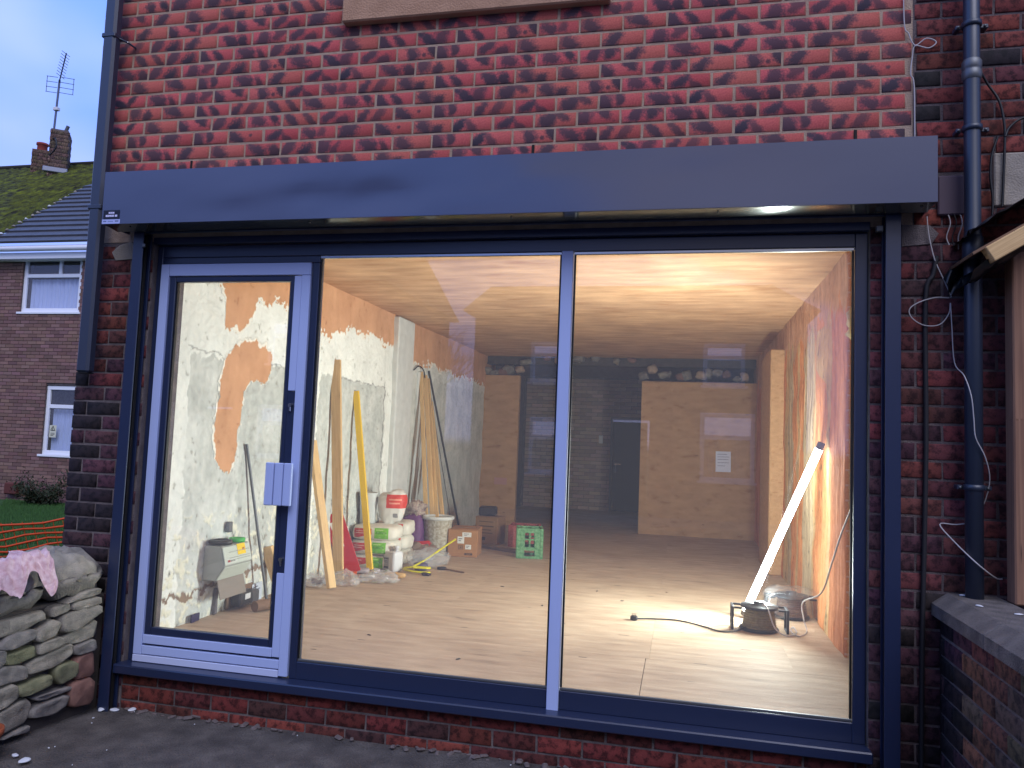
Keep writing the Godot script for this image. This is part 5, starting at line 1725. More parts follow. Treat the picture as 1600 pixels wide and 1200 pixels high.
# ------------------------------------------------------------------ across the street, seen in the glass
# x runs to the left seen from the shop: the front faces the shop
func opposite(label: String, x0: float, x1: float, eaves: float, ridge: float, holes: Array, hip: float, door: float) -> void:
	var h := thing("opposite_house", label, "house", Vector3(0, -0.02, 13.95))
	var o := Node3D.new()
	o.name = "front"
	h.add_child(o)
	o.transform = Transform3D(Basis(Vector3.LEFT, Vector3.UP, Vector3.FORWARD), Vector3.ZERO)
	var moved: Array = []
	for q in holes:
		moved.append([q[0] - x0, q[2], q[1] - x0, q[3]])
	var st := begin()
	pierced(st, x1 - x0, eaves, 0.25, moved, Transform3D(Basis.IDENTITY, Vector3(x0, 0, -0.28)))
	box(st, Vector3(x0, 0, -6), Vector3(x0 + 0.25, eaves, -0.29), 0.0)
	box(st, Vector3(x1 - 0.25, 0, -6), Vector3(x1, eaves, -0.29), 0.0)
	var wl := put("wall", done(st), M.mortar_old, o)
	var bw := put("brickwork", lay_far(x0, x1, 0.0, eaves, holes, Color(0.16, 0.085, 0.07), 25), M.far_brick, wl, Transform3D(Basis.IDENTITY, Vector3(0, 0, -0.005)))
	bw.set_meta("kind", "stuff")
	for q in holes:
		if q[2] < 0.1:
			continue
		casement(o, Transform3D(Basis.IDENTITY, Vector3(q[0] + 0.01, q[2] + 0.06, -0.1)), q[1] - q[0] - 0.02, q[3] - q[2] - 0.08, [], (q[3] - q[2]) * 0.62, M.upvc, M.glass, M.net)
	var dr := put("door", box_mesh(Vector3(door, 0.02, -0.16), Vector3(door + 0.8, 2.14, -0.1), 0.01), plain(Color(0.06, 0.07, 0.09), 0.4), o)
	put("door_frame", box_mesh(Vector3(door + 0.8, 0.0, -0.16), Vector3(door + 0.85, 2.2, -0.05), 0.005), plain(Color(0.22, 0.23, 0.25), 0.5), o)
	put("handle", box_mesh(Vector3(door + 0.63, 1.0, -0.1), Vector3(door + 0.77, 1.04, -0.05), 0.006), M.steel, dr)
	var rf := begin()
	rf.set_smooth_group(-1)
	var e := [Vector3(x0 - 0.25, eaves - 0.05, 0.3), Vector3(x1 + 0.25, eaves - 0.05, 0.3), Vector3(x1 + 0.25, eaves - 0.05, -6.3), Vector3(x0 - 0.25, eaves - 0.05, -6.3)]
	var r0 := Vector3(x0 + hip, ridge, -2.0)
	var r1 := Vector3(x1 + 0.15, ridge, -2.0)
	var r2 := Vector3(x0 + hip, ridge, -4.0)
	var r3 := Vector3(x1 + 0.15, ridge, -4.0)
	quad(rf, e[0], e[1], r1, r0)
	quad(rf, r0, r1, r3, r2)
	quad(rf, e[1], e[2], r3, r1)
	quad(rf, e[2], e[3], r2, r3)
	quad(rf, e[3], e[0], r0, r2)
	quad(rf, e[3], e[2], e[1], e[0])
	put("roof", done(rf), M.opposite_roof, o)

func street_side() -> void:
	M.net = plain(Color(0.46, 0.46, 0.48), 0.9)
	M.upvc = plain(Color(0.80, 0.80, 0.84), 0.3)
	M.opposite_roof = mottled(Color(0.16, 0.15, 0.15), Color(0.26, 0.23, 0.22), 0.8, 0.85, 3.0, 171)
	opposite("brick house across the street with its door between two windows", -5.8, 1.85, 4.75, 5.75, [[-0.53, 0.46, 2.97, 4.02], [-4.5, -3.57, 2.97, 4.02], [-0.61, 0.43, 0.82, 2.2], [-4.73, -3.53, 0.82, 2.42], [-2.4, -1.5, 0.0, 2.2]], 0.55, -2.35)
	opposite("taller brick house across the street beyond the bare tree", 4.4, 15.5, 5.5, 7.4, [[6.0, 7.4, 3.3, 4.5], [10.0, 11.4, 3.3, 4.5], [6.0, 7.6, 0.9, 2.3], [10.0, 11.6, 0.9, 2.3], [8.3, 9.2, 0.0, 2.2]], 0.4, 8.35)
	opposite("brick house across the street past the hipped roof end", -18.0, -8.2, 5.0, 6.6, [[-11.0, -9.8, 3.0, 4.1], [-15.0, -13.8, 3.0, 4.1], [-11.0, -9.6, 0.9, 2.3], [-15.0, -13.6, 0.9, 2.3], [-12.9, -12.0, 0.0, 2.2]], 0.4, -12.85)
	# bare tree beside it
	var t := thing("bare_tree", "leafless winter tree across the street mirrored in the left pane", "tree", Vector3(-3.0, -0.1, 12.6))
	var tr := begin()
	var tw := begin()
	var r := RandomNumberGenerator.new()
	r.seed = 4
	tube(tr, [Vector3(0, 0, 0), Vector3(0.05, 1.2, 0.02), Vector3(0.1, 2.2, 0.0)], 0.16, 10, 0.11)
	var stack: Array = []
	for k in 7:
		var a := k * TAU / 7
		stack.append([Vector3(0.1, 1.7 + 0.1 * k, 0), Vector3(cos(a) * 0.6, 1.0, sin(a) * 0.6).normalized(), 1.15, 0.06, 0])
	while stack.size() > 0:
		var b = stack.pop_back()
		var end: Vector3 = b[0] + b[1] * b[2]
		var mid: Vector3 = (b[0] + end) * 0.5 + Vector3(r.randf_range(-1, 1), r.randf_range(-1, 1), r.randf_range(-1, 1)) * b[2] * 0.07
		tube(tr if b[4] < 2 else tw, [b[0], mid, end], b[3], 5 if b[4] < 2 else 4, b[3] * 0.6)
		if b[4] < 4:
			for k in 4:
				var d: Vector3 = (b[1] + Vector3(r.randf_range(-1, 1), r.randf_range(-0.5, 1.0), r.randf_range(-1, 1)) * 0.75).normalized()
				stack.append([b[0].lerp(end, r.randf_range(0.45, 1.0)), d, b[2] * r.randf_range(0.55, 0.75), maxf(0.004, b[3] * 0.5), b[4] + 1])
	put("trunk", done(tr), M.wood_old, t)
	put("crown", done(tw), M.wood_old, t)

# ------------------------------------------------------------------ inside, left wall
func leaning(called: String, a: Vector3, b: Vector3, w: float, t: float, m: Material, label: String, category: String, facing := Vector3.BACK) -> MeshInstance3D:
	var ln := (b - a).length()
	var o := put(called, box_mesh(Vector3(-w * 0.5, 0, -t * 0.5), Vector3(w * 0.5, ln, t * 0.5), 0.003), m, self, along(a, b, facing))
	tag(o, label, category)
	return o

func left_of_room() -> void:
	# old electric unit on the wall
	var t := thing("fuse_box", "grey wall-mounted electric heater unit with a yellow sticker behind the door glass", "electric unit", Vector3(-0.03, 0.53, -0.93))
	var grey := plain(Color(0.60, 0.61, 0.58), 0.45)
	var grey2 := plain(Color(0.74, 0.77, 0.73), 0.45)
	# profile across the wall (x out, y up), run along -z
	var prof := PackedVector2Array([Vector2(0, 0.0), Vector2(0.10, 0.0), Vector2(0.165, 0.10), Vector2(0.13, 0.235), Vector2(0.0, 0.235)])
	put("housing", slab_from(prof, 0.33, 0.006), grey, t, Transform3D(Basis.IDENTITY, Vector3(0, 0, -0.33)))
	var fp := Basis(Vector3(0, 0, -1), Vector3(-0.25, 0.97, 0).normalized(), Vector3(0.97, 0.25, 0).normalized())
	put("upper_cover", box_mesh(Vector3(0.0, 0.004, 0.0), Vector3(0.33, 0.128, 0.008), 0.003), grey2, t, Transform3D(fp, Vector3(0.167, 0.105, 0.0)))
	var fp2 := Basis(Vector3(0, 0, -1), Vector3(0.545, 0.838, 0).normalized(), Vector3(0.838, -0.545, 0).normalized())
	put("lower_cover", box_mesh(Vector3(0.0, 0.002, 0.0), Vector3(0.33, 0.115, 0.006), 0.003), grey2, t, Transform3D(fp2, Vector3(0.102, 0.002, 0.0)))
	for y in [0.03, 0.045, 0.085]:
		put("rib", box_mesh(Vector3(0.06, y, 0.008), Vector3(0.31, y + 0.005, 0.011), 0.001), grey, t, Transform3D(fp, Vector3(0.167, 0.105, 0.0)))
	put("sticker", card(0.10, 0.075), print_material(64, 48, Color(0.90, 0.76, 0.10), [[36, 18, 22, 14, Color(0.80, 0.56, 0.08)], [40, 22, 12, 3, Color(0.3, 0.2, 0.05)]]), t, Transform3D(fp, Vector3(0.167, 0.105, 0.0) + fp * Vector3(0.215, 0.095, 0.009)))
	put("maker_mark", card(0.12, 0.03), print_material(96, 24, Color(0.78, 0.80, 0.77), [[4, 6, 26, 12, Color(0.55, 0.12, 0.12)], [34, 8, 10, 9, Color(0.2, 0.2, 0.2)], [48, 8, 5, 9, Color(0.2, 0.2, 0.2)], [57, 6, 4, 11, Color(0.2, 0.2, 0.2)], [66, 8, 8, 9, Color(0.2, 0.2, 0.2)]]), t, Transform3D(fp, Vector3(0.167, 0.105, 0.0) + fp * Vector3(0.085, 0.028, 0.009)))
	put("flap", box_mesh(Vector3(0.0, 0.0, 0.0), Vector3(0.32, 0.14, 0.006), 0.002), plain(Color(0.50, 0.46, 0.42), 0.6), t, Transform3D(Basis(Vector3(0, 0, -1), Vector3(0.25, -0.97, 0).normalized(), Vector3(-0.97, -0.25, 0).normalized()), Vector3(0.11, 0.012, -0.01)))
	for k in 4:
		put("vent_slot", box_mesh(Vector3(0, 0, 0), Vector3(0.05, 0.007, 0.003), 0.001), M.black, t, Transform3D(Basis(Vector3(0, 0.1 * k - 0.05, -1).normalized(), Vector3.UP, Vector3.RIGHT), Vector3(0.012, 0.20 - k * 0.03, -0.36 - k * 0.01)))
	# things lying on and above it
	tag(put("wire_coil", lathe_mesh([[0.05, 0.0], [0.078, 0.006], [0.078, 0.03], [0.05, 0.036], [0.045, 0.018], [0.05, 0.0]], 20, 0.05, 5), M.cable_black, self, Transform3D(Basis.IDENTITY, Vector3(0.04, 0.767, -1.02))), "coil of black wire lying on the grey electric unit", "wire")
	tag(put("tape_roll", lathe_mesh([[0.03, 0.0], [0.055, 0.0], [0.055, 0.028], [0.03, 0.028], [0.03, 0.0]], 20), plain(Color(0.25, 0.68, 0.28), 0.5), self, Transform3D(Basis.IDENTITY, Vector3(0.05, 0.767, -1.2))), "green roll of tape on top of the grey electric unit", "tape")
	tag(put("socket", box_mesh(Vector3(0, 0, -0.05), Vector3(0.03, 0.075, 0.0), 0.006), M.dull_steel, self, Transform3D(Basis.IDENTITY, Vector3(-0.03, 0.83, -1.17))), "small metal conduit box on the flaking wall above the electric unit", "conduit box")
	t = thing("meter", "dark electricity meter box fixed low on the flaking wall", "meter", Vector3(-0.03, 0.275, -1.22))
	put("backboard", box_mesh(Vector3(0, 0, -0.34), Vector3(0.02, 0.14, 0.0), 0.003), M.wood_old, t)
	put("case", box_mesh(Vector3(0.02, 0.015, -0.2), Vector3(0.10, 0.125, -0.04), 0.012), plain(Color(0.16, 0.16, 0.17), 0.5), t)
	put("window", box_mesh(Vector3(0.1005, 0.06, -0.17), Vector3(0.104, 0.10, -0.10), 0.002), M.white_plastic, t)
	put("cut_out", box_mesh(Vector3(0.02, 0.01, -0.33), Vector3(0.085, 0.10, -0.22), 0.01), plain(Color(0.25, 0.25, 0.26), 0.5), t)
	tag(put("notice_card", card(0.14, 0.155), print_material(64, 72, Color(0.74, 0.77, 0.82), [[8, 10, 30, 4, Color(0.4, 0.42, 0.5)], [8, 20, 44, 4, Color(0.4, 0.42, 0.5)], [20, 40, 10, 8, Color(0.15, 0.15, 0.2)], [10, 56, 30, 8, Color(0.12, 0.12, 0.12)]]), self, Transform3D(Basis(Vector3(0, 0.05, -1).normalized(), Vector3(0, 1, 0.05).normalized(), Vector3.RIGHT), Vector3(-0.005, 0.325, -1.61))), "small pale printed card on the wall beside the meter", "card")
	tag(put("conduit", box_mesh(Vector3(0, 0, -0.03), Vector3(0.025, 0.18, 0.0), 0.004), plain(Color(0.36, 0.34, 0.36), 0.6), self, Transform3D(Basis.IDENTITY, Vector3(-0.03, 0.272, -1.07))), "short grey conduit rising from the floor beside the meter", "conduit")
	tag(put("offcut_strip", box_mesh(Vector3(0, 0, -0.1), Vector3(0.012, 0.05, 0.0), 0.002), plain(Color(0.14, 0.10, 0.28), 0.5), self, Transform3D(Basis(Vector3.UP, 0.1), Vector3(-0.01, 0.272, -0.80))), "small dark blue packet standing against the white wall", "packet")
	# broom handle with its dark tube
	tag(put("metal_pole", tube_mesh([Vector3(0.075, 0.285, -1.62), Vector3(-0.012, 1.463, -1.346)], 0.011, 10), M.dull_steel), "thin grey metal pole leaning on the wall above the electric unit", "pole")
	leaning("timber_offcut", Vector3(0.11, 0.285, -1.80), Vector3(-0.005, 0.66, -1.72), 0.09, 0.045, M.wood_pale, "short pale timber offcut leaning behind the metal pole", "timber")
	tag(put("log", tube_mesh([Vector3(0.20, 0.312, -1.24), Vector3(0.30, 0.312, -1.50)], 0.04, 12), M.wood_old), "short round brown log on the floor by the meter", "log")
	leaning("dark_plank", Vector3(0.04, 0.272, -1.95), Vector3(-0.012, 1.49, -1.885), 0.07, 0.02, M.wood_old, "dark stained board leaning on the wall behind the door handle", "board")
	# planks and tools leaning along the wall
	leaning("plank", Vector3(0.335, 0.285, -2.20), Vector3(0.0, 1.50, -2.36), 0.07, 0.045, M.wood_pale, "short pale plank leaning steeply at the door side of the red board", "plank", Vector3(0.9, 0.2, 0.5))
	leaning("plank", Vector3(0.20, 0.272, -2.62), Vector3(0.008, 2.25, -2.72), 0.095, 0.03, M.wood, "tall knotty plank leaning against the grey render in front of the red board", "plank")
	leaning("yellow_level", Vector3(0.30, 0.272, -3.10), Vector3(0.018, 1.995, -3.18), 0.062, 0.028, plain(Color(0.93, 0.76, 0.05), 0.4), "long yellow spirit level standing in front of the plaster sacks", "spirit level")
	# red board with pale letters
	var a := Vector3(0.17, 0.28, -2.96)
	var b := Vector3(0.008, 0.83, -2.83)
	var rb := thing("red_board", "red printed board with white letters leaning between two planks", "board", Vector3.ZERO)
	var xf := along(a, b, Vector3(0.35, 0, 1).normalized())
	var ln := (b - a).length()
	put("board", box_mesh(Vector3(-0.09, 0, -0.01), Vector3(0.09, ln, 0.01), 0.003), plain(Color(0.70, 0.08, 0.07), 0.45), rb, xf)
	var red := Color(0.70, 0.08, 0.07)
	var wh := Color(0.86, 0.84, 0.80)
	put("lettering", card(0.10, 0.30, 0.001), print_material(64, 192, red, [[10, 10, 44, 44, wh], [22, 20, 20, 24, red], [10, 66, 44, 40, wh], [26, 66, 28, 26, red], [14, 118, 12, 50, wh], [26, 140, 20, 12, wh], [40, 118, 12, 50, wh]]), rb, xf * Transform3D(Basis.IDENTITY, Vector3(-0.015, ln - 0.21, 0.0105)))
	tag(put("stick", tube_mesh([Vector3(0.17, 0.30, -3.03), Vector3(0.01, 0.80, -2.98)], 0.016, 8), M.wood_grey), "thin grey wooden stick leaning beside the red board", "stick")
	# bundle of battens standing in the white tub, dark pole behind
	for k in 4:
		leaning("batten", Vector3(0.42 + k * 0.07 - 0.04, 0.33, -4.52 - 0.03 * (k % 2)), Vector3(0.045 + 0.012 * (k % 2), 2.36 - 0.03 * k - (1.0 if k == 3 else 0.0) * 0.25, -4.98 - k * 0.13), 0.048, 0.028, M.wood if k % 2 == 0 else M.wood_pale, ["pale batten in the white tub, outermost of the bundle on the door side", "batten in the white tub, second of the bundle from the door side", "batten in the white tub, third of the bundle from the door side", "shortest batten standing in the white tub, next to the dark pole"][k], "batten")
	tag(put("dark_pole", tube_mesh([Vector3(0.33, 0.285, -6.05), Vector3(0.05, 2.40, -5.25)], 0.014, 8), plain(Color(0.08, 0.08, 0.085), 0.5)), "thick dark pole leaning behind the large cardboard box", "pole")
	tag(put("thin_pole", tube_mesh([Vector3(0.26, 0.285, -5.95), Vector3(0.05, 2.30, -5.22)], 0.006, 6), M.dull_steel), "thin grey rod leaning alongside the dark pole", "rod")
	tag(put("hanging_wire", tube_mesh(curve_pts([Vector3(0.035, 2.36, -4.75), Vector3(0.06, 2.42, -4.85), Vector3(0.07, 2.38, -5.0), Vector3(0.06, 2.30, -5.08)]), 0.007, 6), M.cable_black), "short dark wire sticking out of the wall above the battens", "wire")

# ------------------------------------------------------------------ heap of materials on the floor
func carton(called: String, at: Vector3, turn: float, s: Vector3, m: Material, label: String) -> Node3D:
	var t := thing(called, label, "box", at)
	t.rotation.y = turn
	put("body", box_mesh(Vector3(-s.x / 2, 0, -s.z / 2), Vector3(s.x / 2, s.y - 0.004, s.z / 2), 0.006), m, t)
	for k in [-1.0, 1.0]:
		put("flap", box_mesh(Vector3(-s.x / 2 + 0.002, s.y - 0.0035, minf(0.002 * k, k * s.z / 2)), Vector3(s.x / 2 - 0.002, s.y + 0.001, maxf(0.002 * k, k * s.z / 2)), 0.001), m, t)
	put("tape", box_mesh(Vector3(-s.x / 2 - 0.001, s.y + 0.0012, -0.025), Vector3(s.x / 2 + 0.001, s.y + 0.0018, 0.025), 0.0), plain(Color(0.55, 0.42, 0.28), 0.25), t)
	return t

func crate(at: Vector3, turn: float, s: Vector3, m: Material, label: String) -> void:
	var t := thing("plastic_crate", label, "crate", at, "stacking crates")
	t.rotation.y = turn
	var w := s.x
	var h := s.y
	var holes := [[w * 0.31, h * 0.66, w * 0.47, h * 0.86], [w * 0.53, h * 0.66, w * 0.69, h * 0.86], [w * 0.31, h * 0.38, w * 0.47, h * 0.61], [w * 0.53, h * 0.38, w * 0.69, h * 0.61], [w * 0.30, h * 0.08, w * 0.70, h * 0.27]]
	for k in 4:
		var ang := k * PI / 2
		var st := begin()
		var hs: Array = holes if k % 2 == 0 else [[w * 0.2, h * 0.68, w * 0.34, h * 0.86], [w * 0.4, h * 0.68, w * 0.54, h * 0.86], [w * 0.2, h * 0.1, w * 0.42, h * 0.34], [w * 0.62, h * 0.1, w * 0.8, h * 0.34]]
		pierced(st, w, h, 0.012, hs, Transform3D(Basis(Vector3.UP, ang), Basis(Vector3.UP, ang) * Vector3(-w / 2, 0, w / 2 - 0.012)))
		put("side", done(st), m, t)
	for sx in [-1.0, 1.0]:
		for sz in [-1.0, 1.0]:
			put("corner_post", box_mesh(Vector3(-0.018, 0, -0.018), Vector3(0.018, h + 0.004, 0.018), 0.006), m, t, Transform3D(Basis.IDENTITY, Vector3(sx * (w / 2 - 0.012), 0, sz * (w / 2 - 0.012))))
	var st2 := begin()
	pierced(st2, w - 0.03, w - 0.03, 0.01, [[0.05, 0.05, w * 0.42, w * 0.42], [w * 0.5, 0.05, w * 0.85, w * 0.42], [0.05, w * 0.5, w * 0.42, w * 0.85], [w * 0.5, w * 0.5, w * 0.85, w * 0.85]], Transform3D(Basis(Vector3.RIGHT, -PI / 2), Vector3(-w / 2 + 0.015, h - 0.02, w / 2 - 0.015)))
	put("grid", done(st2), m, t)

func clutter() -> void:
	# plaster sacks, two piles of three
	var green := sack_material(true, 5)
	var plain_ := sack_material(false, 6)
	for pile in 2:
		for k in 3:
			var s := Vector3(0.46, 0.15, 0.34) if pile == 0 else Vector3(0.28, 0.15, 0.36)
			var at := Vector3(0.235 + (k - 1) * 0.012, 0.270 + k * 0.140, -3.38) if pile == 0 else Vector3(0.30 + (k - 1) * 0.01, 0.27 + k * 0.142, -3.80)
			tag(put("plaster_sack", lump(s, 4.5, 0.008, 20 + pile * 5 + k, 30, 14), green if pile == 0 else plain_, self, Transform3D(Basis(Vector3.UP, 0.05 * (k - 1) + 0.05), at)),
				[["plaster sack with green panel, lowest of the pile behind the yellow level", "plaster sack with green panel, middle of the pile behind the yellow level", "plaster sack with green panel, topmost of the pile behind the yellow level"], ["red and white plaster sack, lowest of the pile behind the jerrycan", "red and white plaster sack, middle of the pile behind the jerrycan", "red and white plaster sack, topmost of the pile behind the jerrycan"]][pile][k], "sack", "plaster sacks in two piles")
	var tubbag := plain_.duplicate()
	var upright := func(p: Vector3) -> Vector3:
		var f := 0.72 + 0.36 * clampf(p.y / 0.33, 0, 1)
		return Vector3(p.x * f, p.y + 0.02 * sin(p.x * 20.0), p.z * f)
	tag(put("open_sack", lump(Vector3(0.30, 0.33, 0.24), 3.2, 0.015, 31, 28, 18, upright), print_material(64, 64, Color(0.84, 0.83, 0.80), [[26, 6, 38, 26, Color(0.80, 0.24, 0.18)], [32, 14, 26, 3, Color(0.9, 0.6, 0.5)], [32, 21, 22, 3, Color(0.9, 0.6, 0.5)], [40, 42, 10, 8, Color(0.5, 0.5, 0.5)]], 0.6), self, Transform3D(Basis(Vector3.UP, 0.1), Vector3(0.33, 0.692, -3.5))), "opened white sack with red print standing on the plaster sacks", "sack")
	tag(put("white_tub_small", lathe_mesh([[0.0, 0.0], [0.075, 0.0], [0.09, 0.30], [0.096, 0.305], [0.09, 0.31], [0.07, 0.04], [0.0, 0.04]], 22), M.white_paint, self, Transform3D(Basis.IDENTITY, Vector3(0.11, 0.692, -3.42))), "white bucket on the plaster sacks behind the yellow level", "bucket")
	# tub and purple sack
	var tub := thing("white_tub", "large plaster-smeared white tub holding the battens", "tub", Vector3(0.50, 0.272, -4.50))
	put("body", lathe_mesh([[0.0, 0.0], [0.125, 0.0], [0.13, 0.01], [0.16, 0.40], [0.165, 0.41], [0.155, 0.41], [0.12, 0.02], [0.0, 0.02]], 44, 0.012, 22), mottled(Color(0.58, 0.54, 0.46), Color(0.86, 0.84, 0.78), 4.0, 0.8, 4.0, 181, 2.2), tub)
	put("rim", lathe_mesh([[0.158, 0.392], [0.182, 0.394], [0.184, 0.425], [0.172, 0.43], [0.156, 0.42], [0.158, 0.392]], 44), M.white_paint, tub)
	var ps := thing("purple_sack", "tall dark purple sack with a pale torn top beside the white tub", "sack", Vector3(0.25, 0.272, -4.42))
	put("sack", lump(Vector3(0.24, 0.46, 0.22), 3.4, 0.016, 41, 24, 16), mottled(Color(0.36, 0.18, 0.38), Color(0.48, 0.28, 0.49), 3.0, 0.45, 4.0, 183), ps)
	put("torn_top", lump(Vector3(0.20, 0.16, 0.18), 2.4, 0.05, 42, 20, 12), mottled(Color(0.46, 0.34, 0.36), Color(0.82, 0.78, 0.68), 7.0, 0.5, 4.0, 185, 2.4), ps, Transform3D(Basis.IDENTITY, Vector3(0.02, 0.42, 0)))
	# cartons
	var c := carton("cardboard_box", Vector3(0.78, 0.271, -4.66), 0.14, Vector3(0.33, 0.30, 0.42), M.card, "brown cardboard box with white labels in front of the dark pole")
	var ink := Color(0.22, 0.14, 0.09)
	var br := Color(0.62, 0.44, 0.27)
	for q in [[0.045, 0.245, 0.10, 0.05], [-0.02, 0.185, 0.075, 0.075], [0.065, 0.112, 0.065, 0.05]]:
		put("label", card(q[2], q[3]), print_material(32, 24, Color(0.86, 0.86, 0.84), [[5, 6, 18, 3, Color(0.4, 0.4, 0.42)], [5, 13, 12, 3, Color(0.4, 0.4, 0.42)]]), c, Transform3D(Basis.IDENTITY, Vector3(q[0], q[1], 0.2102)))
	put("print", card(0.08, 0.06, 0.0006), print_material(32, 24, br, [[6, 4, 20, 2, ink], [6, 18, 20, 2, ink], [6, 4, 2, 16, ink], [24, 4, 2, 16, ink], [13, 9, 7, 6, ink]]), c, Transform3D(Basis.IDENTITY, Vector3(-0.02, 0.105, 0.2102)))
	put("print", card(0.09, 0.022, 0.0006), print_material(32, 8, ink, [[6, 3, 18, 2, br]]), c, Transform3D(Basis.IDENTITY, Vector3(0.07, 0.035, 0.2102)))
	put("print", card(0.05, 0.12, 0.0006), print_material(16, 32, br, [[5, 4, 7, 9, Color(0.5, 0.18, 0.12)], [5, 16, 7, 12, Color(0.5, 0.18, 0.12)]]), c, Transform3D(Basis(Vector3.UP, PI / 2), Vector3(0.1652, 0.16, 0.0)))
	var c2 := carton("cardboard_box", Vector3(0.80, 0.271, -5.75), -0.12, Vector3(0.30, 0.34, 0.30), M.card_dark, "tan cardboard box with printed lines carrying a dark box")
	put("print", card(0.24, 0.28, 0.0006), print_material(64, 72, Color(0.56, 0.42, 0.28), [[6, 4, 50, 2, ink], [6, 18, 52, 3, ink], [10, 30, 40, 2, ink], [10, 40, 44, 2, ink], [16, 54, 14, 10, ink]]), c2, Transform3D(Basis.IDENTITY, Vector3(0, 0.16, 0.1502)))
	var dk := plain(Color(0.12, 0.08, 0.08), 0.6)
	tag(put("dark_case", box_mesh(Vector3(-0.11, 0, -0.09), Vector3(0.11, 0.115, 0.09), 0.018), dk, self, Transform3D(Basis(Vector3.UP, 0.1), Vector3(0.76, 0.615, -5.76))), "small dark case on top of the tan cardboard box", "case")
	crate(Vector3(1.49, 0.272, -4.82), 0.22, Vector3(0.29, 0.33, 0.29), mottled(Color(0.24, 0.48, 0.28), Color(0.50, 0.68, 0.50), 4.0, 0.6, 2.0, 191, 1.8), "dusty green plastic crate on the floor")
	crate(Vector3(1.25, 0.272, -5.72), 0.1, Vector3(0.36, 0.26, 0.36), mottled(Color(0.55, 0.20, 0.19), Color(0.70, 0.38, 0.34), 4.0, 0.6, 2.0, 193, 1.8), "faded red plastic crate behind the green one")
	leaning("timber_length", Vector3(0.80, 0.292, -5.30), Vector3(1.36, 0.292, -5.02), 0.06, 0.04, M.wood_old, "dirty timber length lying flat behind the green crate", "timber", Vector3.UP)
	# jerrycan
	var j := thing("jerrycan", "white plastic jerrycan with a pale label among the rubbish", "jerrycan", Vector3(0.46, 0.271, -3.26))
	j.rotation.y = -0.5
	put("body", lump(Vector3(0.17, 0.20, 0.13), 6.0, 0.0, 2, 32, 18, func(p: Vector3) -> Vector3:
		if p.y > 0.15: p.x = p.x * (1.0 - (p.y - 0.15) * 4.0) + (p.y - 0.15) * 0.5
		return p), M.white_plastic, j)
	put("neck", lathe_mesh([[0.02, 0.18], [0.02, 0.225], [0.026, 0.226], [0.026, 0.248], [0.0, 0.25]], 16), M.white_plastic, j, Transform3D(Basis.IDENTITY, Vector3(0.045, 0, 0)))
	put("handle", tube_mesh(curve_pts([Vector3(-0.05, 0.18, 0), Vector3(-0.045, 0.225, 0), Vector3(0.0, 0.228, 0), Vector3(0.025, 0.20, 0)]), 0.011, 8), M.white_plastic, j)
	put("label", card(0.085, 0.11), print_material(48, 64, Color(0.62, 0.62, 0.62), [[4, 6, 40, 4, Color(0.15, 0.15, 0.16)], [6, 18, 30, 3, Color(0.4, 0.4, 0.4)], [6, 26, 34, 3, Color(0.4, 0.4, 0.4)], [4, 50, 40, 10, Color(0.15, 0.15, 0.16)]]), j, Transform3D(Basis.IDENTITY, Vector3(-0.025, 0.085, 0.0655)))
	# red tin
	var tin := thing("red_box", "small red carton with white print lying by the white tub", "box", Vector3(0.46, 0.40, -4.12))
	put("body", box_mesh(Vector3(-0.09, -0.05, -0.06), Vector3(0.09, 0.05, 0.06), 0.006), plain(Color(0.72, 0.06, 0.06), 0.4), tin)
	put("print", card(0.07, 0.03), print_material(32, 16, Color(0.72, 0.06, 0.06), [[3, 3, 8, 10, wh_()], [13, 3, 6, 10, wh_()], [21, 3, 7, 10, wh_()]]), tin, Transform3D(Basis.IDENTITY, Vector3(0.03, 0.0, 0.0602)))
	tin.rotation = Vector3(-0.35, 0.1, 0.12)
	tag(put("rubble_sack", lump(Vector3(0.34, 0.17, 0.26), 3.0, 0.03, 53, 22, 12), mottled(Color(0.46, 0.38, 0.32), Color(0.62, 0.54, 0.47), 4.0, 0.8, 4.0, 195), self, Transform3D(Basis.IDENTITY, Vector3(0.44, 0.268, -4.08))), "slumped brown paper sack under the red carton", "sack")
	# clear plastic wrapping
	var film := func(at: Vector3, s: Vector3, sd: int, label: String) -> void:
		tag(put("plastic_wrap", lump(s, 2.3, 0.03, sd, 40, 20), M.poly, self, Transform3D(Basis(Vector3.UP, sd), at)), label, "plastic wrap")
	film.call(Vector3(0.66, 0.262, -3.72), Vector3(0.52, 0.17, 0.34), 61, "large crumpled sheet of clear plastic in front of the white tub")
	film.call(Vector3(0.30, 0.262, -2.50), Vector3(0.36, 0.10, 0.24), 62, "crumpled clear plastic bag behind the foot of the short plank")
	film.call(Vector3(0.55, 0.262, -2.70), Vector3(0.36, 0.09, 0.24), 63, "crumpled clear plastic bag in front of the jerrycan")
	film.call(Vector3(0.13, 0.262, -2.30), Vector3(0.22, 0.09, 0.2), 64, "small crumpled plastic bag against the wall by the short plank")
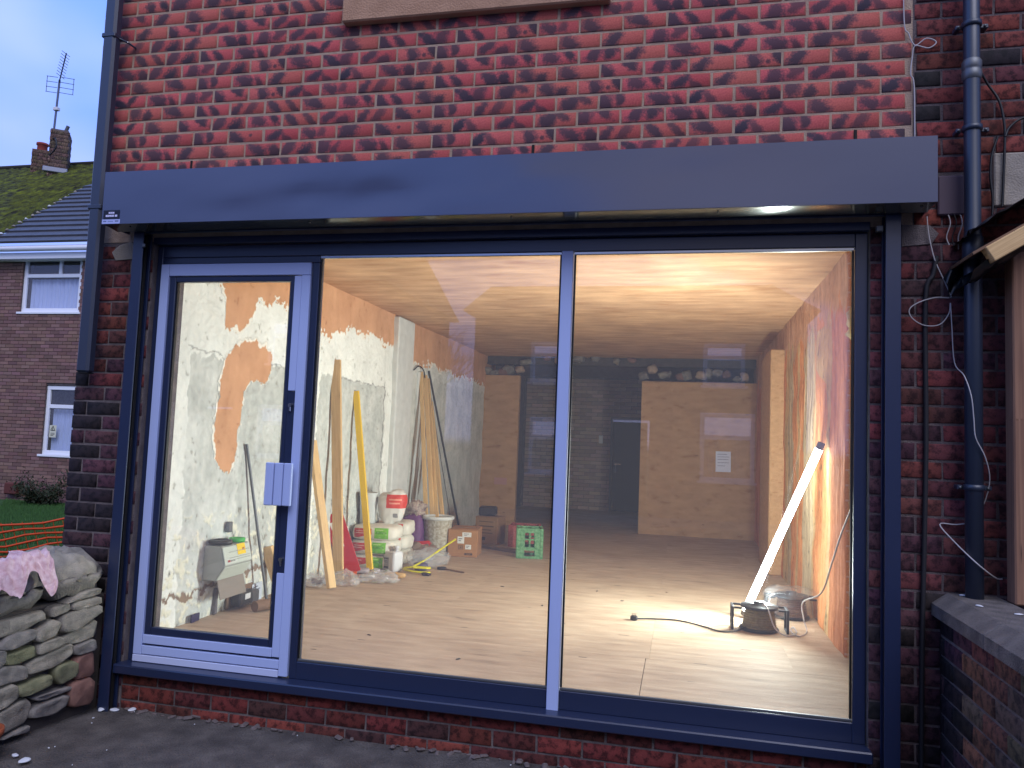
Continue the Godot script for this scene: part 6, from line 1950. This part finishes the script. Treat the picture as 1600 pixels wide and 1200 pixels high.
	# small packets and pieces
	var bits := [
		["packet", Vector3(0.22, 0.272, -3.04), Vector3(0.17, 0.05, 0.11), Color(0.62, 0.58, 0.60), 0.3, "grey packet lying at the foot of the yellow level", "packet"],
		["packet", Vector3(0.33, 0.272, -3.12), Vector3(0.10, 0.035, 0.09), Color(0.70, 0.68, 0.70), -0.4, "small pale packet beside the jerrycan", "packet"],
		["packet", Vector3(0.69, 0.272, -3.42), Vector3(0.13, 0.075, 0.08), Color(0.30, 0.26, 0.36), 0.4, "dark striped packet leaning on the clear plastic", "packet"],
		["packet", Vector3(0.12, 0.272, -2.42), Vector3(0.15, 0.05, 0.09), Color(0.50, 0.44, 0.44), 0.2, "grey paper packet by the wall near the short plank", "packet"],
		["timber_scrap", Vector3(0.60, 0.272, -2.96), Vector3(0.20, 0.045, 0.06), Color(0.78, 0.62, 0.40), 0.05, "pale timber scrap lying in front of the jerrycan", "timber"],
		["paper_scrap", Vector3(0.36, 0.272, -2.88), Vector3(0.13, 0.018, 0.10), Color(0.74, 0.70, 0.64), 0.7, "crumpled paper scrap in front of the grey packet", "paper"],
		["lid", Vector3(0.86, 0.272, -3.56), Vector3(0.09, 0.025, 0.05), Color(0.10, 0.08, 0.10), 0.2, "black brush head lying beyond the clear plastic", "brush"],
		["scraper", Vector3(0.83, 0.272, -3.18), Vector3(0.08, 0.025, 0.05), Color(0.16, 0.09, 0.16), -0.2, "dark scraper lying beside the yellow hose", "scraper"]]
	for q in bits:
		tag(put(q[0], lump(q[2], 5.0, 0.006, int(q[1].x * 100), 18, 10), plain(q[3], 0.6), self, Transform3D(Basis(Vector3.UP, q[4]), q[1])), q[5], q[6])
	tag(put("orange_tape", lathe_mesh([[0.025, 0.0], [0.05, 0.0], [0.05, 0.04], [0.025, 0.04], [0.025, 0.0]], 18), plain(Color(0.85, 0.33, 0.06), 0.4), self, Transform3D(Basis.IDENTITY, Vector3(0.215, 0.272, -2.86))), "orange roll of tape at the foot of the red board", "tape")
	var hose: Array = []
	for k in 20:
		var a := k * 0.42
		hose.append(Vector3(0.70 + cos(a) * 0.13, 0.285 + 0.0028 * k, -3.28 + sin(a) * 0.075))
	hose.append_array([Vector3(0.70, 0.36, -3.5), Vector3(0.80, 0.46, -3.8), Vector3(0.86, 0.52, -4.0)])
	tag(put("yellow_hose", tube_mesh(curve_pts(hose, 3), 0.010, 7), plain(Color(0.80, 0.76, 0.10), 0.4)), "coil of thin yellow hose with one end sticking up", "hose")
	tag(put("brush_handle", tube_mesh([Vector3(0.90, 0.283, -3.55), Vector3(1.12, 0.280, -3.46)], 0.008, 6), M.wood_old), "thin wooden handle lying beside the black brush head", "handle")
	# paper on the partitions
	tag(put("notice", card(0.215, 0.30), print_material(48, 64, Color(0.80, 0.81, 0.90), [[6, 8, 30, 2, Color(0.55, 0.56, 0.68)], [6, 16, 36, 2, Color(0.55, 0.56, 0.68)], [6, 24, 34, 2, Color(0.55, 0.56, 0.68)], [6, 34, 36, 2, Color(0.55, 0.56, 0.68)], [6, 44, 24, 2, Color(0.55, 0.56, 0.68)]]), self, Transform3D(Basis(Vector3.BACK, 0.01), Vector3(3.742, 1.392, -7.898))), "white sheet of paper pinned to the large back partition", "paper")
	tag(put("pink_note", card(0.20, 0.105), plain(Color(0.70, 0.52, 0.48), 0.8), self, Transform3D(Basis.IDENTITY, Vector3(0.40, 0.945, -7.898))), "small pink note on the narrow back partition", "paper")
	# crumbs on the floor
	var spots := [[1.62, -2.95], [2.35, -1.75], [2.45, -3.1], [3.05, -3.3], [1.20, -0.95], [2.7, -2.75], [1.9, -0.62], [2.1, -2.3]]
	for k in spots.size():
		tag(put("mortar_crumb", lump(Vector3(0.04, 0.006, 0.014), 2.2, 0.003, k + 5, 10, 6), [M.mortar_black, M.wood_old][1 if k == 3 else 0], self, Transform3D(Basis(Vector3.UP, k * 0.7), Vector3(spots[k][0], 0.270, spots[k][1]))), "dark crumb of mortar lying on the dusty floor", "debris", "crumbs on the shop floor")

func wh_() -> Color:
	return Color(0.86, 0.84, 0.80)

# ------------------------------------------------------------------ inside, right: lamp and reels
func reel(at: Vector3, label: String, wrapped: bool) -> void:
	var t := thing("cable_reel", label, "cable reel", at)
	var coil := mottled(Color(0.40, 0.35, 0.24), Color(0.62, 0.56, 0.40), 6.0, 0.6, 3.0, 201) if not wrapped else mottled(Color(0.30, 0.22, 0.18), Color(0.44, 0.34, 0.29), 5.0, 0.5, 3.0, 203)
	var dark := plain(Color(0.15, 0.15, 0.16), 0.45)
	put("base_flange", lathe_mesh([[0.0, 0.0], [0.135, 0.0], [0.14, 0.008], [0.135, 0.02], [0.0, 0.02]], 28), dark, t)
	var prof: Array = []
	for k in 33:
		prof.append([0.118 - 0.02 * (k / 32.0) + 0.0055 * sin(k * PI / 2.0 + 0.3), 0.021 + 0.135 * k / 32.0])
	put("cable_coil", lathe_mesh(prof, 28, 0.02, 3), coil, t)
	put("top_flange", lathe_mesh([[0.0, 0.157], [0.13, 0.157], [0.135, 0.165], [0.13, 0.176], [0.04, 0.178], [0.04, 0.20], [0.0, 0.20]], 28), dark, t)
	for s in [-1.0, 1.0]:
		var st := begin()
		for z in [-0.07, 0.07]:
			box(st, Vector3(s * 0.19 - 0.009, 0.0, z - 0.009), Vector3(s * 0.19 + 0.009, 0.165, z + 0.009), 0.003)
			box(st, Vector3(minf(s * 0.125, s * 0.18), 0.150, z - 0.007), Vector3(maxf(s * 0.125, s * 0.18), 0.165, z + 0.007), 0.002)
		box(st, Vector3(s * 0.19 - 0.008, 0.002, -0.06), Vector3(s * 0.19 + 0.008, 0.016, 0.06), 0.002)
		box(st, Vector3(s * 0.19 - 0.008, 0.151, -0.06), Vector3(s * 0.19 + 0.008, 0.164, 0.06), 0.002)
		put("frame", done(st), dark, t)
	if wrapped:
		var thin: StandardMaterial3D = M.poly.duplicate()
		thin.albedo_color.a = 0.06
		put("plastic_wrap", lump(Vector3(0.42, 0.23, 0.30), 4.5, 0.012, 77, 30, 16), thin, t)

func right_of_room() -> void:
	reel(Vector3(3.73, 0.272, -2.12), "black-framed cable reel wound with dusty cable under the lamp tube", false)
	reel(Vector3(4.02, 0.272, -2.66), "plastic-wrapped cable reel standing by the wall behind the other", true)
	# work lamp: a bright tube leaning on the wall
	var a := Vector3(3.655, 0.300, -2.50)
	var b := Vector3(4.15, 1.640, -2.14)
	var t := thing("tube_lamp", "glowing white tube lamp leaning on the wall above the cable reels", "lamp", Vector3.ZERO)
	var xf := along(a, b, Vector3(-0.7, 0, 0.7))
	var ln := (b - a).length()
	var glow := plain(Color(0.95, 0.98, 1.0), 0.4)
	glow.emission_enabled = true
	glow.emission = Color(0.93, 0.99, 1.0)
	glow.emission_energy_multiplier = 20.0
	put("tube", tube_mesh([Vector3(0, 0.03, 0), Vector3(0, ln - 0.05, 0)], 0.028, 16), glow, t, xf)
	put("end_cap", tube_mesh([Vector3(0, ln - 0.05, 0), Vector3(0, ln, 0)], 0.027, 14), plain(Color(0.35, 0.33, 0.32), 0.5), t, xf)
	put("end_cap", tube_mesh([Vector3(0, -0.01, 0), Vector3(0, 0.03, 0)], 0.027, 14), plain(Color(0.35, 0.33, 0.32), 0.5), t, xf)
	# the diffuser wraps round the room side of the batten: two strips of light at its angles
	var axis := (b - a).normalized()
	axis = (axis + Vector3.UP * 0.8).normalized()
	for dir in [Vector3(-0.92, 0, 0.39), Vector3(-0.78, 0, -0.62)]:
		var face: Vector3 = (dir - axis * dir.dot(axis)).normalized()
		var l := AreaLight3D.new()
		l.name = "tube_light"
		l.light_color = Color(0.95, 1.0, 0.98)
		l.light_energy = 8.0 if dir.z > 0 else 10.5
		l.area_size = Vector2(0.04, ln * 0.78)
		l.area_range = 20.0
		l.area_attenuation = 2.0
		l.shadow_enabled = true
		t.add_child(l, true)
		l.transform = Transform3D(Basis(axis.cross(-face).normalized(), axis, -face), a.lerp(b, 0.57) + face * 0.036)
	# cables
	tag(put("white_cable", tube_mesh(curve_pts([Vector3(4.20, 1.62, -0.95), Vector3(4.18, 1.45, -0.98), Vector3(4.16, 1.28, -1.10), Vector3(4.14, 1.06, -1.36), Vector3(4.12, 0.85, -1.55), Vector3(4.10, 0.62, -1.80), Vector3(4.05, 0.47, -2.25), Vector3(4.05, 0.36, -2.22), Vector3(4.06, 0.285, -2.13), Vector3(3.99, 0.279, -1.99), Vector3(3.95, 0.279, -2.10), Vector3(3.97, 0.30, -2.17), Vector3(3.98, 0.283, -2.06), Vector3(3.90, 0.279, -1.96), Vector3(3.82, 0.33, -1.95), Vector3(3.78, 0.44, -2.0), Vector3(3.745, 0.48, -2.08)]), 0.0055, 7), M.cable_white), "white cable hanging down the wall and curling on the floor to the reel", "cable")
	var ct := thing("black_flex", "black flex with a plug trailing across the floor from the reel", "cable", Vector3.ZERO)
	put("flex", tube_mesh(curve_pts([Vector3(2.86, 0.283, -2.08), Vector3(2.972, 0.280, -2.13), Vector3(3.159, 0.278, -2.16), Vector3(3.341, 0.278, -2.03), Vector3(3.44, 0.278, -1.93), Vector3(3.55, 0.280, -1.96), Vector3(3.63, 0.30, -2.03)]), 0.006, 7), M.cable_black, ct)
	put("plug", lump(Vector3(0.055, 0.035, 0.05), 4.0, 0.0, 3, 16, 10), M.cable_black, ct, Transform3D(Basis.IDENTITY, Vector3(2.835, 0.270, -2.075)))
	for k in 3:
		put("pin", box_mesh(Vector3(-0.003, 0, -0.003), Vector3(0.003, 0.02, 0.003), 0.001), M.steel, ct, Transform3D(Basis.IDENTITY, Vector3(2.822 + k * 0.013, 0.303, -2.075)))

# ------------------------------------------------------------------ bits on the tarmac
func litter() -> void:
	var m := plain(Color(0.78, 0.80, 0.84), 0.6)
	var big := [[0.085, 0.075, 0.05, "white paint flake at the foot of the left shutter rail"], [0.145, 0.055, 0.055, "round white blob of dried paint beside the left rail foot"], [0.235, 0.028, 0.05, "thin white paint flake against the plinth bricks"], [0.235, 0.74, 0.06, "crumpled white paper scrap on the tarmac near the stone wall"], [0.145, 0.70, 0.035, "small white stub lying on the tarmac by the stone wall"]]
	for q in big:
		tag(put("white_scrap", lump(Vector3(q[2], 0.014, q[2] * 0.7), 2.4, 0.006, int(q[0] * 1000), 14, 8), m, self, Transform3D(Basis(Vector3.UP, q[0] * 20), Vector3(q[0], -0.002, q[1]))), q[3], "scrap")
	var r := RandomNumberGenerator.new()
	r.seed = 12
	for k in 12:
		var x := r.randf_range(0.12, 3.2) if k % 2 == 0 else r.randf_range(0.1, 0.6)
		var z := r.randf_range(0.03, 0.12) if k % 2 == 0 else r.randf_range(0.1, 0.75)
		var s := r.randf_range(0.006, 0.014)
		tag(put("white_fleck", lump(Vector3(s, 0.006, s * 0.6), 2.4, 0.002, k, 8, 5), m, self, Transform3D(Basis(Vector3.UP, k), Vector3(x, 0.0, z))), "tiny white fleck of mortar on the dark tarmac", "fleck", "flecks scattered on the tarmac")
	# crumbled mortar along the foot of the plinth
	var st := begin()
	for k in 90:
		var x := r.randf_range(0.2, 3.9)
		var s := r.randf_range(0.008, 0.028)
		box(st, Vector3(-s, 0, -s * 0.6), Vector3(s, s * 0.6, s * 0.6), s * 0.3, Transform3D(Basis(Vector3.UP, r.randf() * 6.0).rotated(Vector3.RIGHT, r.randf_range(-0.5, 0.5)), Vector3(x, -0.006, r.randf_range(0.005, 0.05))))
	var o := put("mortar_crumbs", done(st), M.mortar_old)
	tag(o, "line of crumbled mortar along the foot of the plinth", "debris")
	o.set_meta("kind", "stuff")
	# terracotta pot edge just inside the picture at the stone wall
	tag(put("plant_pot", lathe_mesh([[0.0, 0.0], [0.07, 0.0], [0.09, 0.12], [0.10, 0.122], [0.10, 0.15], [0.088, 0.15], [0.075, 0.02], [0.0, 0.02]], 24), plain(Color(0.55, 0.28, 0.16), 0.85), self, Transform3D(Basis.IDENTITY, Vector3(0.03, -0.01, 0.80))), "small terracotta pot at the foot of the stone wall", "pot")
